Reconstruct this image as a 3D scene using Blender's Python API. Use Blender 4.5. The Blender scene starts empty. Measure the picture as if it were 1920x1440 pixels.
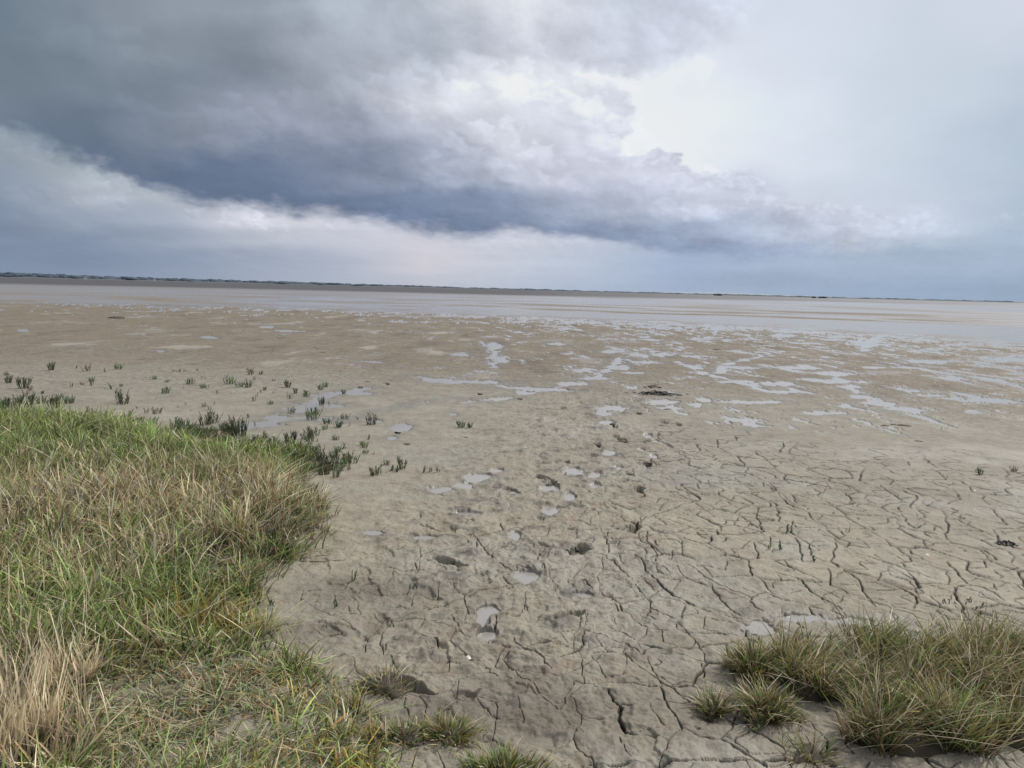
import bpy, math, random
import numpy as np
from mathutils import Vector, Matrix

random.seed(7)
RNG = np.random.default_rng(11)
scene = bpy.context.scene
COL = scene.collection
R = math.radians

# ------------------------------------------------------------------ camera model
W0, H0, F = 1920.0, 1440.0, 1450.0
CAMH = 1.65
PITCH = math.atan((720 - 543) / F)
ROLL = R(1.43)
fw = Vector((0, math.cos(PITCH), -math.sin(PITCH)))
r0 = Vector((1, 0, 0))
u0 = Vector((0, math.sin(PITCH), math.cos(PITCH)))
cr = r0 * math.cos(ROLL) + u0 * math.sin(ROLL)
cu = -r0 * math.sin(ROLL) + u0 * math.cos(ROLL)

def ray(px, py):
    d = fw + cr * ((px - W0 / 2) / F) + cu * ((H0 / 2 - py) / F)
    return d.normalized()

def G(px, py, z=0.0):
    """ground point seen at a photo position"""
    d = ray(px, py)
    t = (z - CAMH) / d.z
    return (d.x * t, d.y * t)

def azel_to_px(az, el):
    d = Vector((math.sin(az) * math.cos(el), math.cos(az) * math.cos(el), math.sin(el)))
    zf = max(d.dot(fw), 0.05)
    return (W0 / 2 + F * d.dot(cr) / zf, H0 / 2 - F * d.dot(cu) / zf)

cam_d = bpy.data.cameras.new('camera')
cam = bpy.data.objects.new('camera', cam_d)
COL.objects.link(cam)
cam_d.sensor_width = 36
cam_d.lens = F / W0 * 36
cam_d.clip_start = 0.05
cam_d.clip_end = 60000
m = Matrix((cr, cu, -fw)).transposed().to_4x4()
m.translation = Vector((0, 0, CAMH))
cam.matrix_world = m
scene.camera = cam
scene.view_settings.view_transform = 'Standard'
scene.view_settings.look = 'None'
scene.view_settings.exposure = 0
scene.render.engine = 'CYCLES'
scene.cycles.max_bounces = 6
scene.cycles.diffuse_bounces = 3
scene.cycles.glossy_bounces = 3
scene.cycles.transparent_max_bounces = 8

# ------------------------------------------------------------------ helpers
def lin(c):
    c = np.asarray(c, dtype=float) / 255.0
    return np.where(c <= 0.04045, c / 12.92, ((c + 0.055) / 1.055) ** 2.4)

def sm(a, b, x):
    t = np.clip((x - a) / (b - a), 0, 1)
    return t * t * (3 - 2 * t)

_P = np.random.default_rng(3).permutation(1024).astype(np.int32)
_ang = np.random.default_rng(4).random(1024) * 2 * np.pi
_GX, _GY = np.cos(_ang), np.sin(_ang)

def perlin(x, y, seed=0):
    xi = np.floor(x).astype(np.int64); yi = np.floor(y).astype(np.int64)
    xf = x - xi; yf = y - yi
    def g(ix, iy, dx, dy):
        h = _P[(_P[(ix + seed * 37) & 1023] + iy) & 1023]
        return _GX[h] * dx + _GY[h] * dy
    u = xf * xf * xf * (xf * (xf * 6 - 15) + 10)
    v = yf * yf * yf * (yf * (yf * 6 - 15) + 10)
    a = g(xi, yi, xf, yf); b = g(xi + 1, yi, xf - 1, yf)
    c = g(xi, yi + 1, xf, yf - 1); d = g(xi + 1, yi + 1, xf - 1, yf - 1)
    return (a + u * (b - a)) * (1 - v) + (c + u * (d - c)) * v

def fbm(x, y, oct=4, seed=0, gain=0.5):
    s = 0; a = 1.0; tot = 0
    for i in range(oct):
        s = s + a * perlin(x * 2 ** i + 17.3 * i, y * 2 ** i - 9.1 * i, seed + i)
        tot += a; a *= gain
    return s / tot * 1.6

_jx = np.random.default_rng(5).random((256, 256)); _jy = np.random.default_rng(6).random((256, 256))
def voronoi_edge(x, y):
    """distance to the nearest cell border, and a per-border random value"""
    xi = np.floor(x).astype(np.int64); yi = np.floor(y).astype(np.int64)
    best = np.full(x.shape, 9.0); bx = np.zeros(x.shape); by = np.zeros(x.shape); bid = np.zeros(x.shape, np.int64)
    cand = []
    for dx in (-1, 0, 1):
        for dy in (-1, 0, 1):
            cx = xi + dx; cy = yi + dy
            px = cx + 0.1 + 0.8 * _jx[cx & 255, cy & 255]; py = cy + 0.1 + 0.8 * _jy[cx & 255, cy & 255]
            d = (px - x) ** 2 + (py - y) ** 2
            q = d < best
            best = np.where(q, d, best); bx = np.where(q, px, bx); by = np.where(q, py, by)
            bid = np.where(q, cx * 7919 + cy * 104729, bid)
            cand.append((px, py, cx * 7919 + cy * 104729))
    ed = np.full(x.shape, 9.0); eid = np.zeros(x.shape, np.int64)
    for px, py, cid in cand:
        ex = px - bx; ey = py - by
        l = np.sqrt(ex * ex + ey * ey)
        ok = l > 1e-6
        l = np.where(ok, l, 1)
        d = np.where(ok, (ex * ((bx + px) / 2 - x) + ey * ((by + py) / 2 - y)) / l, 9.0)
        q = d < ed
        ed = np.where(q, d, ed); eid = np.where(q, cid + bid, eid)
    rnd = ((eid * 2654435761) & 0xffff) / 65535.0
    return ed, rnd, ((bid * 2246822519) & 0xffff) / 65535.0

def poly_sd(x, y, P):
    """signed distance to polygon, positive inside"""
    d2 = np.full(x.shape, 1e9); ins = np.zeros(x.shape, bool)
    n = len(P)
    for i in range(n):
        ax, ay = P[i]; bx, by = P[(i + 1) % n]
        ex, ey = bx - ax, by - ay
        t = np.clip(((x - ax) * ex + (y - ay) * ey) / (ex * ex + ey * ey + 1e-12), 0, 1)
        d2 = np.minimum(d2, (x - ax - t * ex) ** 2 + (y - ay - t * ey) ** 2)
        if ay != by:
            c = (ay > y) != (by > y)
            xx = ax + (y - ay) * ex / (by - ay)
            ins ^= c & (x < xx)
    return np.where(ins, 1, -1) * np.sqrt(d2)

def new_mesh(name, V, faces_flat, counts, smooth=True):
    me = bpy.data.meshes.new(name)
    V = np.asarray(V, np.float32); faces_flat = np.asarray(faces_flat, np.int32); counts = np.asarray(counts, np.int32)
    me.vertices.add(len(V)); me.vertices.foreach_set('co', V.ravel())
    me.loops.add(len(faces_flat)); me.loops.foreach_set('vertex_index', faces_flat)
    me.polygons.add(len(counts))
    st = np.concatenate([[0], np.cumsum(counts)[:-1]]).astype(np.int32)
    me.polygons.foreach_set('loop_start', st)
    me.polygons.foreach_set('loop_total', counts)
    me.polygons.foreach_set('use_smooth', np.full(len(counts), smooth))
    me.update(calc_edges=True)
    return me

def set_color(me, name, C4):
    a = me.color_attributes.new(name, 'FLOAT_COLOR', 'POINT')
    a.data.foreach_set('color', np.asarray(C4, np.float32).ravel())

def link(name, data, mat=None, parent=None, loc=(0, 0, 0), rotz=0.0):
    o = bpy.data.objects.new(name, data); COL.objects.link(o)
    if mat is not None and data is not None and not data.materials: data.materials.append(mat)
    o.location = loc; o.rotation_euler = (0, 0, rotz)
    if parent: o.parent = parent
    return o

def tag(o, label=None, cat=None, group=None, kind=None):
    if label: o['label'] = label
    if cat: o['category'] = cat
    if group: o['group'] = group
    if kind: o['kind'] = kind
    return o

def mat(name):
    m_ = bpy.data.materials.new(name); m_.use_nodes = True
    nt = m_.node_tree; nt.nodes.clear()
    return m_, nt

def N(nt, t, **k):
    n = nt.nodes.new(t)
    for a, v in k.items(): setattr(n, a, v)
    return n

# ------------------------------------------------------------------ world
SUN_AZ, SUN_EL = R(56), R(46)      # azimuth to the right of +Y
world = bpy.data.worlds.new('World'); scene.world = world; world.use_nodes = True
nt = world.node_tree; nt.nodes.clear()
L = nt.links.new
def M(op, a, b=None, c=None, clamp=False):
    n = N(nt, 'ShaderNodeMath', operation=op); n.use_clamp = clamp
    for i, v in enumerate((a, b, c)):
        if v is None: continue
        if isinstance(v, (int, float)): n.inputs[i].default_value = v
        else: L(v, n.inputs[i])
    return n.outputs[0]
def SS(a, b, x):
    n = N(nt, 'ShaderNodeMapRange', interpolation_type='SMOOTHSTEP')
    for i, v in ((0, x), (1, a), (2, b)):
        if isinstance(v, (int, float)): n.inputs[i].default_value = v
        else: L(v, n.inputs[i])
    return n.outputs[0]
def MIX(f, a, b, mode='MIX'):
    n = N(nt, 'ShaderNodeMix', data_type='RGBA', blend_type=mode)
    for i, v in ((0, f), (6, a), (7, b)):
        if isinstance(v, (int, float)): n.inputs[i].default_value = v
        elif isinstance(v, tuple): n.inputs[i].default_value = v
        else: L(v, n.inputs[i])
    return n.outputs[2]
geo = N(nt, 'ShaderNodeTexCoord')
sep = N(nt, 'ShaderNodeSeparateXYZ'); L(geo.outputs['Generated'], sep.inputs[0])
dx, dy, dz = sep.outputs
az = M('MULTIPLY', M('ARCTAN2', dx, dy), 180 / math.pi)
el = M('MULTIPLY', M('ARCSINE', dz), 180 / math.pi)
def noise(scale, sx=1, sy=1, detail=6, rough=0.55, ox=0.0, oy=0.0, w=0.0, dist=0.0):
    c = N(nt, 'ShaderNodeCombineXYZ')
    L(M('MULTIPLY_ADD', az, sx, ox), c.inputs[0]); L(M('MULTIPLY_ADD', el, sy, oy), c.inputs[1]); c.inputs[2].default_value = w
    n = N(nt, 'ShaderNodeTexNoise'); L(c.outputs[0], n.inputs['Vector'])
    n.inputs['Scale'].default_value = scale; n.inputs['Detail'].default_value = detail
    n.inputs['Roughness'].default_value = rough; n.inputs['Distortion'].default_value = dist
    return n.outputs[0]
XS = [0, 160, 320, 480, 640, 800, 960, 1120, 1280, 1440, 1600, 1760, 1920]
BACK = {
 0:   [(150,162,175)]*5 + [(195,202,212),(228,232,238),(222,226,234),(220,224,233),(217,222,232),(217,223,233),(209,217,226),(214,218,229)],
 160: [(160,172,184)]*5 + [(215,218,226),(236,239,243),(238,242,245),(236,240,244),(224,229,238),(214,221,231),(206,215,225),(196,206,217)],
 240: [(160,172,184)]*5 + [(215,218,226),(238,241,244),(241,244,246),(239,243,246),(227,233,240),(214,222,231),(201,211,222),(190,202,215)],
 300: [(155,167,180),(172,183,193),(190,196,204),(200,205,214),(205,209,219),(215,218,226),(238,241,244),(242,245,246),(238,242,245),(226,231,239),(212,220,230),(200,210,222),(187,200,213)],
 360: [(150,164,184),(180,189,202),(184,192,204),(198,203,213),(208,210,219),(210,212,222),(214,216,226),(218,220,230),(214,217,228),(212,217,228),(210,217,228),(202,211,223),(184,197,211)],
 410: [(142,157,181),(160,173,193),(176,186,202),(208,209,219),(206,208,219),(210,211,222),(206,209,221),(200,205,219),(205,210,222),(210,214,226),(210,215,227),(204,211,224),(180,194,210)],
 450: [(138,153,178),(142,157,182),(165,177,196),(190,197,210),(200,203,216),(208,209,221),(204,208,220),(198,204,218),(188,197,214),(188,197,215),(188,199,216),(184,197,213),(176,190,208)],
 490: [(138,154,178),(138,153,178),(148,162,185),(164,175,194),(180,188,204),(206,206,216),(196,202,215),(186,196,212),(168,182,206),(174,188,208),(172,187,206),(170,186,205),(168,184,203)],
 545: [(148,163,185),(150,164,186),(157,169,189),(166,176,195),(178,187,202),(188,195,208),(184,193,208),(174,186,205),(167,181,203),(164,180,201),(160,177,198),(158,176,197),(156,173,193)],
}
FRONT = {
 0:   [(110,126,140),(132,144,157),(138,149,161),(143,155,167),(166,178,190),(182,191,203),(226,229,236),(202,208,219),(206,210,222),(212,217,229),(217,223,233),(209,217,226),(214,218,229)],
 80:  [(110,125,139),(120,133,146),(127,139,151),(129,140,153),(160,169,182),(174,182,195),(206,210,221),(203,207,219),(208,211,223),(218,223,233),(212,220,230),(207,216,225),(200,208,220)],
 160: [(112,126,140),(116,130,144),(122,134,148),(130,141,155),(160,168,182),(206,210,220),(228,231,238),(224,228,236),(220,225,234),(220,225,236),(214,220,231),(205,214,224),(195,205,216)],
 240: [(106,121,140),(102,117,136),(130,141,156),(146,155,171),(152,161,178),(182,188,203),(208,212,223),(214,217,228),(218,221,231),(216,220,231),(212,220,230),(200,210,222),(190,202,215)],
 320: [(100,116,138),(96,112,136),(98,114,139),(106,121,146),(124,136,159),(156,165,184),(192,197,212),(206,209,222),(208,210,222),(204,207,220),(210,217,228),(200,210,222),(186,198,212)],
 380: [(100,116,138),(97,113,137),(97,113,137),(98,114,139),(102,118,144),(116,130,156),(142,154,178),(176,184,202),(198,203,216),(207,210,222),(208,212,223),(202,210,222),(184,197,211)],
 430: [(100,116,138),(97,113,137),(97,113,137),(100,116,141),(102,118,144),(110,125,152),(122,137,164),(142,156,182),(166,178,200),(190,198,214),(204,210,222),(202,210,222),(182,195,210)],
 480: [(100,116,138),(97,113,137),(97,113,137),(100,116,141),(104,120,146),(112,127,154),(126,141,167),(140,154,181),(148,163,190),(164,178,202),(174,188,208),(172,187,206),(168,184,203)],
}
def table_at(T, px, py):
    ys = sorted(T)
    py = min(max(py, ys[0]), ys[-1]); px = min(max(px, 0), 1920)
    k = max(i for i in range(len(ys)) if ys[i] <= py); k2 = min(k + 1, len(ys) - 1)
    ty = 0 if k == k2 else (py - ys[k]) / (ys[k2] - ys[k])
    def row(r):
        a = np.array(T[r], float)
        return np.array([np.interp(px, XS, a[:, i]) for i in range(3)])
    return lin(row(ys[k]) * (1 - ty) + row(ys[k2]) * ty)
# the part of the sky beyond the cloud backdrop: broken overcast, darker to the left
ovn = noise(0.05, 1, 1.5, 5, 0.5, w=4)
lr_ = SS(-60, 50, az)
ov = MIX(ovn, (0.34, 0.38, 0.44, 1), (0.70, 0.74, 0.80, 1))
ov2 = MIX(ovn, (0.62, 0.68, 0.76, 1), (0.84, 0.87, 0.92, 1))
cl = MIX(lr_, ov, ov2)
cl = MIX(SS(10, -1, el), cl, (0.40, 0.47, 0.58, 1))
sky = N(nt, 'ShaderNodeTexSky', sky_type='NISHITA'); sky.sun_disc = False
sky.sun_elevation = SUN_EL; sky.sun_rotation = SUN_AZ
bg1 = N(nt, 'ShaderNodeBackground'); L(sky.outputs[0], bg1.inputs[0]); bg1.inputs[1].default_value = 0.06
bg2 = N(nt, 'ShaderNodeBackground'); L(cl, bg2.inputs[0]); bg2.inputs[1].default_value = 1.0
ms = N(nt, 'ShaderNodeMixShader'); ms.inputs[0].default_value = 0.93
L(bg1.outputs[0], ms.inputs[1]); L(bg2.outputs[0], ms.inputs[2])
wo = N(nt, 'ShaderNodeOutputWorld'); L(ms.outputs[0], wo.inputs[0])

# ------------------------------------------------------------------ cloud backdrop
# a far band of sky 24 km out whose colours are computed per direction
def sky_backdrop():
    AZS = np.radians(np.arange(-54, 54.01, 0.075)); ELS = np.radians(np.concatenate([np.arange(-0.6, 22, 0.065), np.arange(22, 28, .3)]))
    A, E = np.meshgrid(AZS, ELS)
    sh = A.shape; A = A.ravel(); E = E.ravel()
    D = np.stack([np.sin(A) * np.cos(E), np.cos(A) * np.cos(E), np.sin(E)], 1)
    zf = np.maximum(D @ np.array(fw), .2)
    px = W0 / 2 + F * (D @ np.array(cr)) / zf; py = H0 / 2 - F * (D @ np.array(cu)) / zf
    h = np.maximum(519 + 48 * px / 1920 - py, 0)                  # height over the horizon
    hs = h + 130
    U = px / hs; Vv = np.log(hs) * 2.2                              # clouds shrink and flatten towards the horizon
    U = (px - 960) / 420.0 * (1 + 120 / hs); Vv = np.log(hs) * 1.9
    def n2(sc, seed, o=5, g=.5, du=0, dv=0): return fbm(U * sc + du, Vv * sc * 1.15 + dv, o, seed, g)
    w1x, w1y = n2(1.1, 300, 3), n2(1.1, 310, 3)
    w2x, w2y = n2(3.2, 320, 4), n2(3.2, 330, 4)
    w3x, w3y = n2(9, 340, 4, .6), n2(9, 350, 4, .6)
    hk = np.clip((h + 60) / 300, .25, 1.3)
    wx = px + (55 * w1x + 30 * w2x + 10 * w3x) * hk; wy = py + (40 * w1y + 22 * w2y + 8 * w3y) * hk
    ex = px + (20 * w1x + 26 * w2x + 16 * w3x) * hk; ey = py + (16 * w1y + 24 * w2y + 15 * w3y) * hk
    def table(T, X_, Y_):
        ys = sorted(T); X_ = np.clip(X_, 0, 1920); Y_ = np.clip(Y_, ys[0], ys[-1])
        rows = np.stack([np.stack([np.interp(X_, XS, lin(np.array(T[r], float))[:, c]) for c in range(3)], 1) for r in ys])
        k = np.clip(np.searchsorted(ys, Y_, 'right') - 1, 0, len(ys) - 2); ya = np.array(ys, float)
        t = (Y_ - ya[k]) / (ya[k + 1] - ya[k]); t = (t * t * (3 - 2 * t))[:, None]
        I = np.arange(len(X_)); return rows[k, I] * (1 - t) + rows[k + 1, I] * t
    back = table(BACK, wx, wy); front = table(FRONT, wx, wy)
    OUT = [(-900,-600),(-900,40),(-300,140),(-100,200),(0,238),(90,287),(250,330),(350,370),(480,394),(620,402),(720,420),(800,438),(870,445),(960,432),(1050,438),(1120,450),(1280,476),(1400,488),(1500,482),(1640,470),(1800,452),(1830,438),(1790,415),
           (1700,402),(1620,400),(1540,385),(1465,374),(1452,348),(1420,328),(1350,326),(1300,318),(1280,300),(1230,290),(1160,292),(1178,250),(1185,210),(1165,170),(1120,145),(1080,130),(1180,140),(1260,128),(1320,95),(1400,60),(1430,0),(1430,-600)]
    sdp = poly_sd(ex, ey, OUT)
    soft = 22 + 60 * sm(700, 1300, px) * sm(170, 60, py) + 50 * sm(1300, 1700, px) + 30 * sm(300, 0, px) - 12 * np.exp(-((px - 1250) / 250) ** 2 - ((py - 280) / 90) ** 2)
    soft = soft + 16 * sm(100, 300, px) * sm(1050, 900, px) * (1 + w2y * 1.5)
    soft = np.maximum(soft, 9)
    front = front * (1 + np.array([.07, .045, .04]) * sm(900, 500, px)[:, None]); back = back * (1 - .05 * sm(1000, 700, px))[:, None]
    mask = sm(-0.5, 0.6, sdp / soft)
    mask *= 1 - .5 * sm(1250, 1420, px) * sm(150, 60, py) * sm(-.2, .4, w2x)
    col = back * (1 - mask)[:, None] + front * mask[:, None]
    # heaped heads: soft spheres lit from above right, jittered along the ridges of the cloud
    rg = np.random.default_rng(77)
    lift = np.zeros(len(px)); wv = (30 * w2x + 16 * w3x) * hk; wu = (22 * w2y + 13 * w3y) * hk
    RID = [([(1060,125),(1120,145),(1165,172),(1182,215),(1168,260),(1150,290)],34,26,.13),([(1000,200),(1060,190),(1110,215),(1120,260)],34,16,.09),
           ([(1165,305),(1230,298),(1290,322),(1340,330),(1390,336),(1440,342)],20,26,.10),([(1200,340),(1300,352),(1400,362),(1450,372)],18,18,.07),([(1230,400),(1290,395),(1330,410)],20,12,.09),
           ([(1465,384),(1540,393),(1620,406),(1700,410),(1770,420)],16,26,.07),([(830,300),(865,262),(900,245),(940,245),(985,275),(1010,300)],30,22,.12),([(780,330),(860,320),(960,330),(1060,330),(1120,320)],30,22,.08),
           ([(380,200),(430,205),(460,235),(470,255)],40,10,.10),([(520,250),(600,235),(700,225),(780,240)],44,12,.07),([(500,200),(560,180),(640,175),(720,190)],40,10,.07),([(620,150),(700,165),(780,150),(850,140)],42,12,.10),
           ([(780,130),(860,120),(930,135),(1000,150)],34,14,.10),([(1000,60),(1100,70),(1190,85),(1280,100)],40,16,.05),([(1240,60),(1310,55),(1380,60)],34,10,.05),([(60,60),(200,100),(330,120)],60,8,.05),([(150,190),(300,250),(420,300)],50,9,.05),
           ([(150,325),(190,322),(240,340),(300,365)],15,16,.09),([(340,385),(400,398),(470,408),(530,425)],17,24,.10),([(600,425),(660,415),(725,408),(750,412),(790,430)],15,22,.08),([(180,360),(240,372),(210,395)],16,10,.06),
           ([(880,455),(960,450),(1050,455),(1130,465)],14,16,.045),([(1440,400),(1530,420),(1640,430),(1730,432)],18,16,.05),([(1850,410),(1900,405),(1940,410)],14,6,.06),([(0,270),(60,300),(120,320)],22,7,.05),([(20,370),(90,365),(150,385)],18,8,.05)]
    for pts, rad, n_, am in RID:
        P_ = np.array(pts, float); seg = np.r_[0, np.cumsum(np.hypot(*np.diff(P_, axis=0).T))]
        for k in range(n_):
            t = rg.random() * seg[-1]; cx = np.interp(t, seg, P_[:, 0]) + rg.normal(0, rad * .45); cy = np.interp(t, seg, P_[:, 1]) + rg.normal(rad * .25, rad * .4)
            r_ = rad * rg.uniform(.35, 1.25)
            q = np.where((np.abs(px - cx) < r_ * 2.2 + 30) & (np.abs(py - cy) < r_ * 2.2 + 30))[0]
            if not len(q): continue
            dx_ = (px[q] + wv[q] - cx) / r_; dy_ = (py[q] + wu[q] - cy) / (r_ * .82)
            d = np.sqrt(dx_ ** 2 + dy_ ** 2)
            a = sm(1.05, .70, d) * np.where(dy_ > 0, sm(1.0, -.1, dy_), 1)
            lit = (dx_ * .45 - dy_ * .9) * sm(1.4, .2, d * .8)
            lift[q] = lift[q] * (1 - a * .75) + am * (lit * .95 + .12) * a
    # softer relief everywhere
    def lit(sc, seed, o, g, k): return n2(sc, seed, o, g) - n2(sc, seed, o, g, k, k * 1.1)
    puff = .35 + .65 * sm(250, 800, px)
    soft_r = .30 * lit(1.6, 400, 5, .5, .16) * mask * puff + .20 * lit(4.5, 410, 5, .55, .06) * (mask * puff * .8 + .5 * sm(260, 120, h)) + .07 * mask * w1x
    strk = fbm((px - 960) / 330, h / 32, 5, 420, .55) * sm(230, 90, h) * sm(-5, 45, h)
    soft_r += .09 * strk + .03 * n2(2.2, 430, 5) * (1 - mask)
    edge = np.exp(-((sdp + 3) / 11) ** 2) * sm(1040, 1120, px) * sm(1480, 1400, px) * sm(380, 300, py) * sm(100, 160, py)
    col = col * (1 + np.clip(lift * 2.0, -.26, .17 + .12 * (1 - mask)) + soft_r + .015 * edge)[:, None]
    for gx_, gy_, rx_, ry_, am_ in [(190,326,50,13,.13),(215,362,45,15,.12),(465,408,85,20,.15),(740,410,45,20,.12),(640,430,80,18,.05),(50,420,150,32,-.09),(300,442,150,16,-.06),(120,355,60,20,-.05),(1380,462,150,12,-.09),(1130,425,120,18,-.05),
            (1430,520,110,24,-.07),(1610,474,120,9,-.06),(1290,406,55,14,.07),(870,150,80,35,.08),(900,60,50,40,.06),(1230,295,60,16,.07),(1600,430,120,16,.04),(1000,300,60,20,.05),(480,140,150,30,-.06),(640,90,120,30,-.05),(180,60,120,40,.04)]:
        g_ = np.exp(-((wx - gx_) / rx_) ** 2 - ((wy - gy_) / ry_) ** 2)
        col = col * (1 + 1.3 * am_ * g_)[:, None]
    # rain haze and the pinkish glow low in the middle
    g_ = np.exp(-((px - 790) / 90) ** 2 - ((py - 480) / 40) ** 2)
    col = col * (1 + g_[:, None] * np.array([.035, .01, .0]))
    col = np.minimum(col, .86 + .14 * sm(.86, 1.2, col) * .4)
    col = col * (1 - sm(900, 1300, px)[:, None] * np.array([.05, .03, 0])); col = col * (1 - (.08 * sm(700, 100, px) * sm(330, 200, h) * (1 - mask)))[:, None]
    al = sm(27.6, 22, np.degrees(E)) * sm(53.5, 46, np.abs(np.degrees(A)))
    RD = 24000.0
    V = D * RD; V[:, 2] += CAMH
    idx = np.arange(sh[0] * sh[1]).reshape(sh)
    q = np.stack([idx[:-1, :-1], idx[1:, :-1], idx[1:, 1:], idx[:-1, 1:]], -1).reshape(-1, 4)
    me = new_mesh('sky', V, q.ravel(), np.full(len(q), 4))
    set_color(me, 'tint', np.concatenate([np.clip(col, 0, 1), al[:, None]], 1))
    m_, t_ = mat('cloudy_sky'); l = t_.links.new
    a = N(t_, 'ShaderNodeAttribute', attribute_name='tint'); e = N(t_, 'ShaderNodeEmission'); l(a.outputs['Color'], e.inputs[0])
    tr = N(t_, 'ShaderNodeBsdfTransparent'); mx = N(t_, 'ShaderNodeMixShader'); l(a.outputs['Alpha'], mx.inputs[0]); l(tr.outputs[0], mx.inputs[1]); l(e.outputs[0], mx.inputs[2])
    o = N(t_, 'ShaderNodeOutputMaterial'); l(mx.outputs[0], o.inputs[0])
    m_.cycles.emission_sampling = 'NONE'
    ob = link('sky', me, m_); tag(ob, 'storm cloud bank breaking into bright cumulus over the bay', 'sky', kind='structure')
sky_backdrop()

sd = bpy.data.lights.new('sun', 'SUN'); sd.energy = 3.5; sd.angle = R(4); sd.color = (1, 0.965, 0.91)
so = bpy.data.objects.new('sun', sd); COL.objects.link(so)
sdir = Vector((math.sin(SUN_AZ) * math.cos(SUN_EL), math.cos(SUN_AZ) * math.cos(SUN_EL), math.sin(SUN_EL)))
so.rotation_euler = sdir.to_track_quat('Z', 'Y').to_euler()
so.location = (0, 0, 30)

# ------------------------------------------------------------------ terrain
BANK = [G(*p) for p in [(-260,772),(0,786),(130,790),(270,803),(350,835),(430,850),(520,858),(592,850),(560,885),(572,925),(612,952),(615,1000),(560,1045),(505,1082),
        (478,1135),(498,1185),(530,1222),(590,1252),(630,1300),(705,1335),(735,1385),(715,1450),(700,1560)]] + [(-0.6, 1.2), (-6, 1.2)]
TUSS = G(1650, 1300)
def base_h(x, y):
    r = np.hypot(x, y)
    near = sm(60, 20, r)
    h = 0.018 * fbm(x * 0.55, y * 0.55, 3, 1) * near
    sd_ = poly_sd(x, y, BANK)
    h = h + 0.09 * sm(-0.03, 0.5, sd_) + 0.04 * sm(0, 0.6, sd_) * fbm(x * 1.3, y * 1.3, 3, 4)
    # gentle mounds under the right hand tussock
    bx, by = G(560, 1010)
    h = h + .07 * sm(.02, .16, sd_) * np.exp(-((x - bx) / .55) ** 2 - ((y - by) / .6) ** 2)
    return h, sd_
# polar sheet, finest over the photographed sector
th = []
a = -60.0
azs_l = [a]
while a < 60:
    a += 0.052 if abs(a) < 37.5 else 0.4
    azs_l.append(a)
back_l = list(np.linspace(62, 298, 60))
AZL = np.radians(np.array(azs_l + back_l))
deps = list(np.arange(42, 30, -0.05)) + list(np.arange(30, 3.2, -0.034)) + list(np.arange(3.2, 1.0, -0.045)) + list(np.arange(1.0, 0.1, -0.03)) + [0.09, 0.07, 0.05, 0.035, 0.02, 0.012, 0.006]
RL = np.array([0.02, 0.4, 0.9, 1.4] + [CAMH / math.tan(R(d)) for d in deps])
RL = np.unique(RL)
nr, na = len(RL), len(AZL)
rr, aa = np.meshgrid(RL, AZL, indexing='ij')
X = (rr * np.sin(aa)).ravel(); Y = (rr * np.cos(aa)).ravel(); RR = rr.ravel(); AZD = np.degrees(aa).ravel()
AZD = np.where(AZD > 180, AZD - 360, AZD)
Z = np.zeros_like(X)
front_ = np.abs(AZD) < 62
nearI = np.where((RR < 62) & front_)[0]
x = X[nearI]; y = Y[nearI]; r = RR[nearI]; azd = AZD[nearI]
h, bsd = base_h(x, y)
lvl = 0.018 * fbm(x * 0.55, y * 0.55, 3, 1) * sm(60, 20, r)       # smooth level of standing water
pix = CAMH ** -1 * r * r * R(0.036)                                # row spacing

# puddles -----------------------------------------------------------
wxn = x + 0.35 * fbm(x * 1.1, y * 1.1, 3, 21); wyn = y + 0.35 * fbm(x * 1.1, y * 1.1, 3, 22)
n1 = fbm(wxn * 0.75, wyn * 0.34, 5, 31, 0.6)
n2 = 1 - np.abs(fbm(wxn * 0.40 + 5, wyn * 0.16, 4, 41)) * 2.6
n4 = fbm(x * 2.8, y * 1.15, 5, 33, .65)
field = 0.42 * n1 + 0.62 * n4 + 0.30 * (n2 - 0.45)
rb = np.interp(azd, [-60, -34, 0, 20, 34, 60], [62, 62, 47, 42, 37, 37])  # where the sheet of wet mud begins
t = np.interp(azd, [-60, -34, -15, 0, 10, 34, 60], [0.56, 0.52, 0.42, 0.30, 0.225, 0.235, 0.235])
t = t - 0.10 * sm(0.55, 0.9, r / rb) - 0.35 * sm(0.86, 1.04, r / rb)
inner = np.interp(azd, [-60, -34, -12, 0, 8, 20, 34, 60], [22, 20, 16, 13.0, 10.4, 10.4, 12, 12])
t = t + 0.5 * sm(0.0, 1.0, (inner - r) / 1.6)
pn = sm(-0.045, 0.045, field - t) * sm(1.10, 0.92, r / rb + 0.1 * n2)
n5 = fbm(x * 5.5, y * 2.0, 4, 35, .6)
pn = np.maximum(pn, sm(-.03, .05, n5 + .35 * n1 - np.interp(azd, [-60, -34, -10, 8, 60], [.66, .64, .54, .43, .43]) - .5 * sm(0.0, 1.0, (inner - r) / 1.6)) * sm(1.0, .9, r / rb))
P = pn * sm(0.0, -0.3, bsd); halo = np.zeros_like(x)
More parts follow.
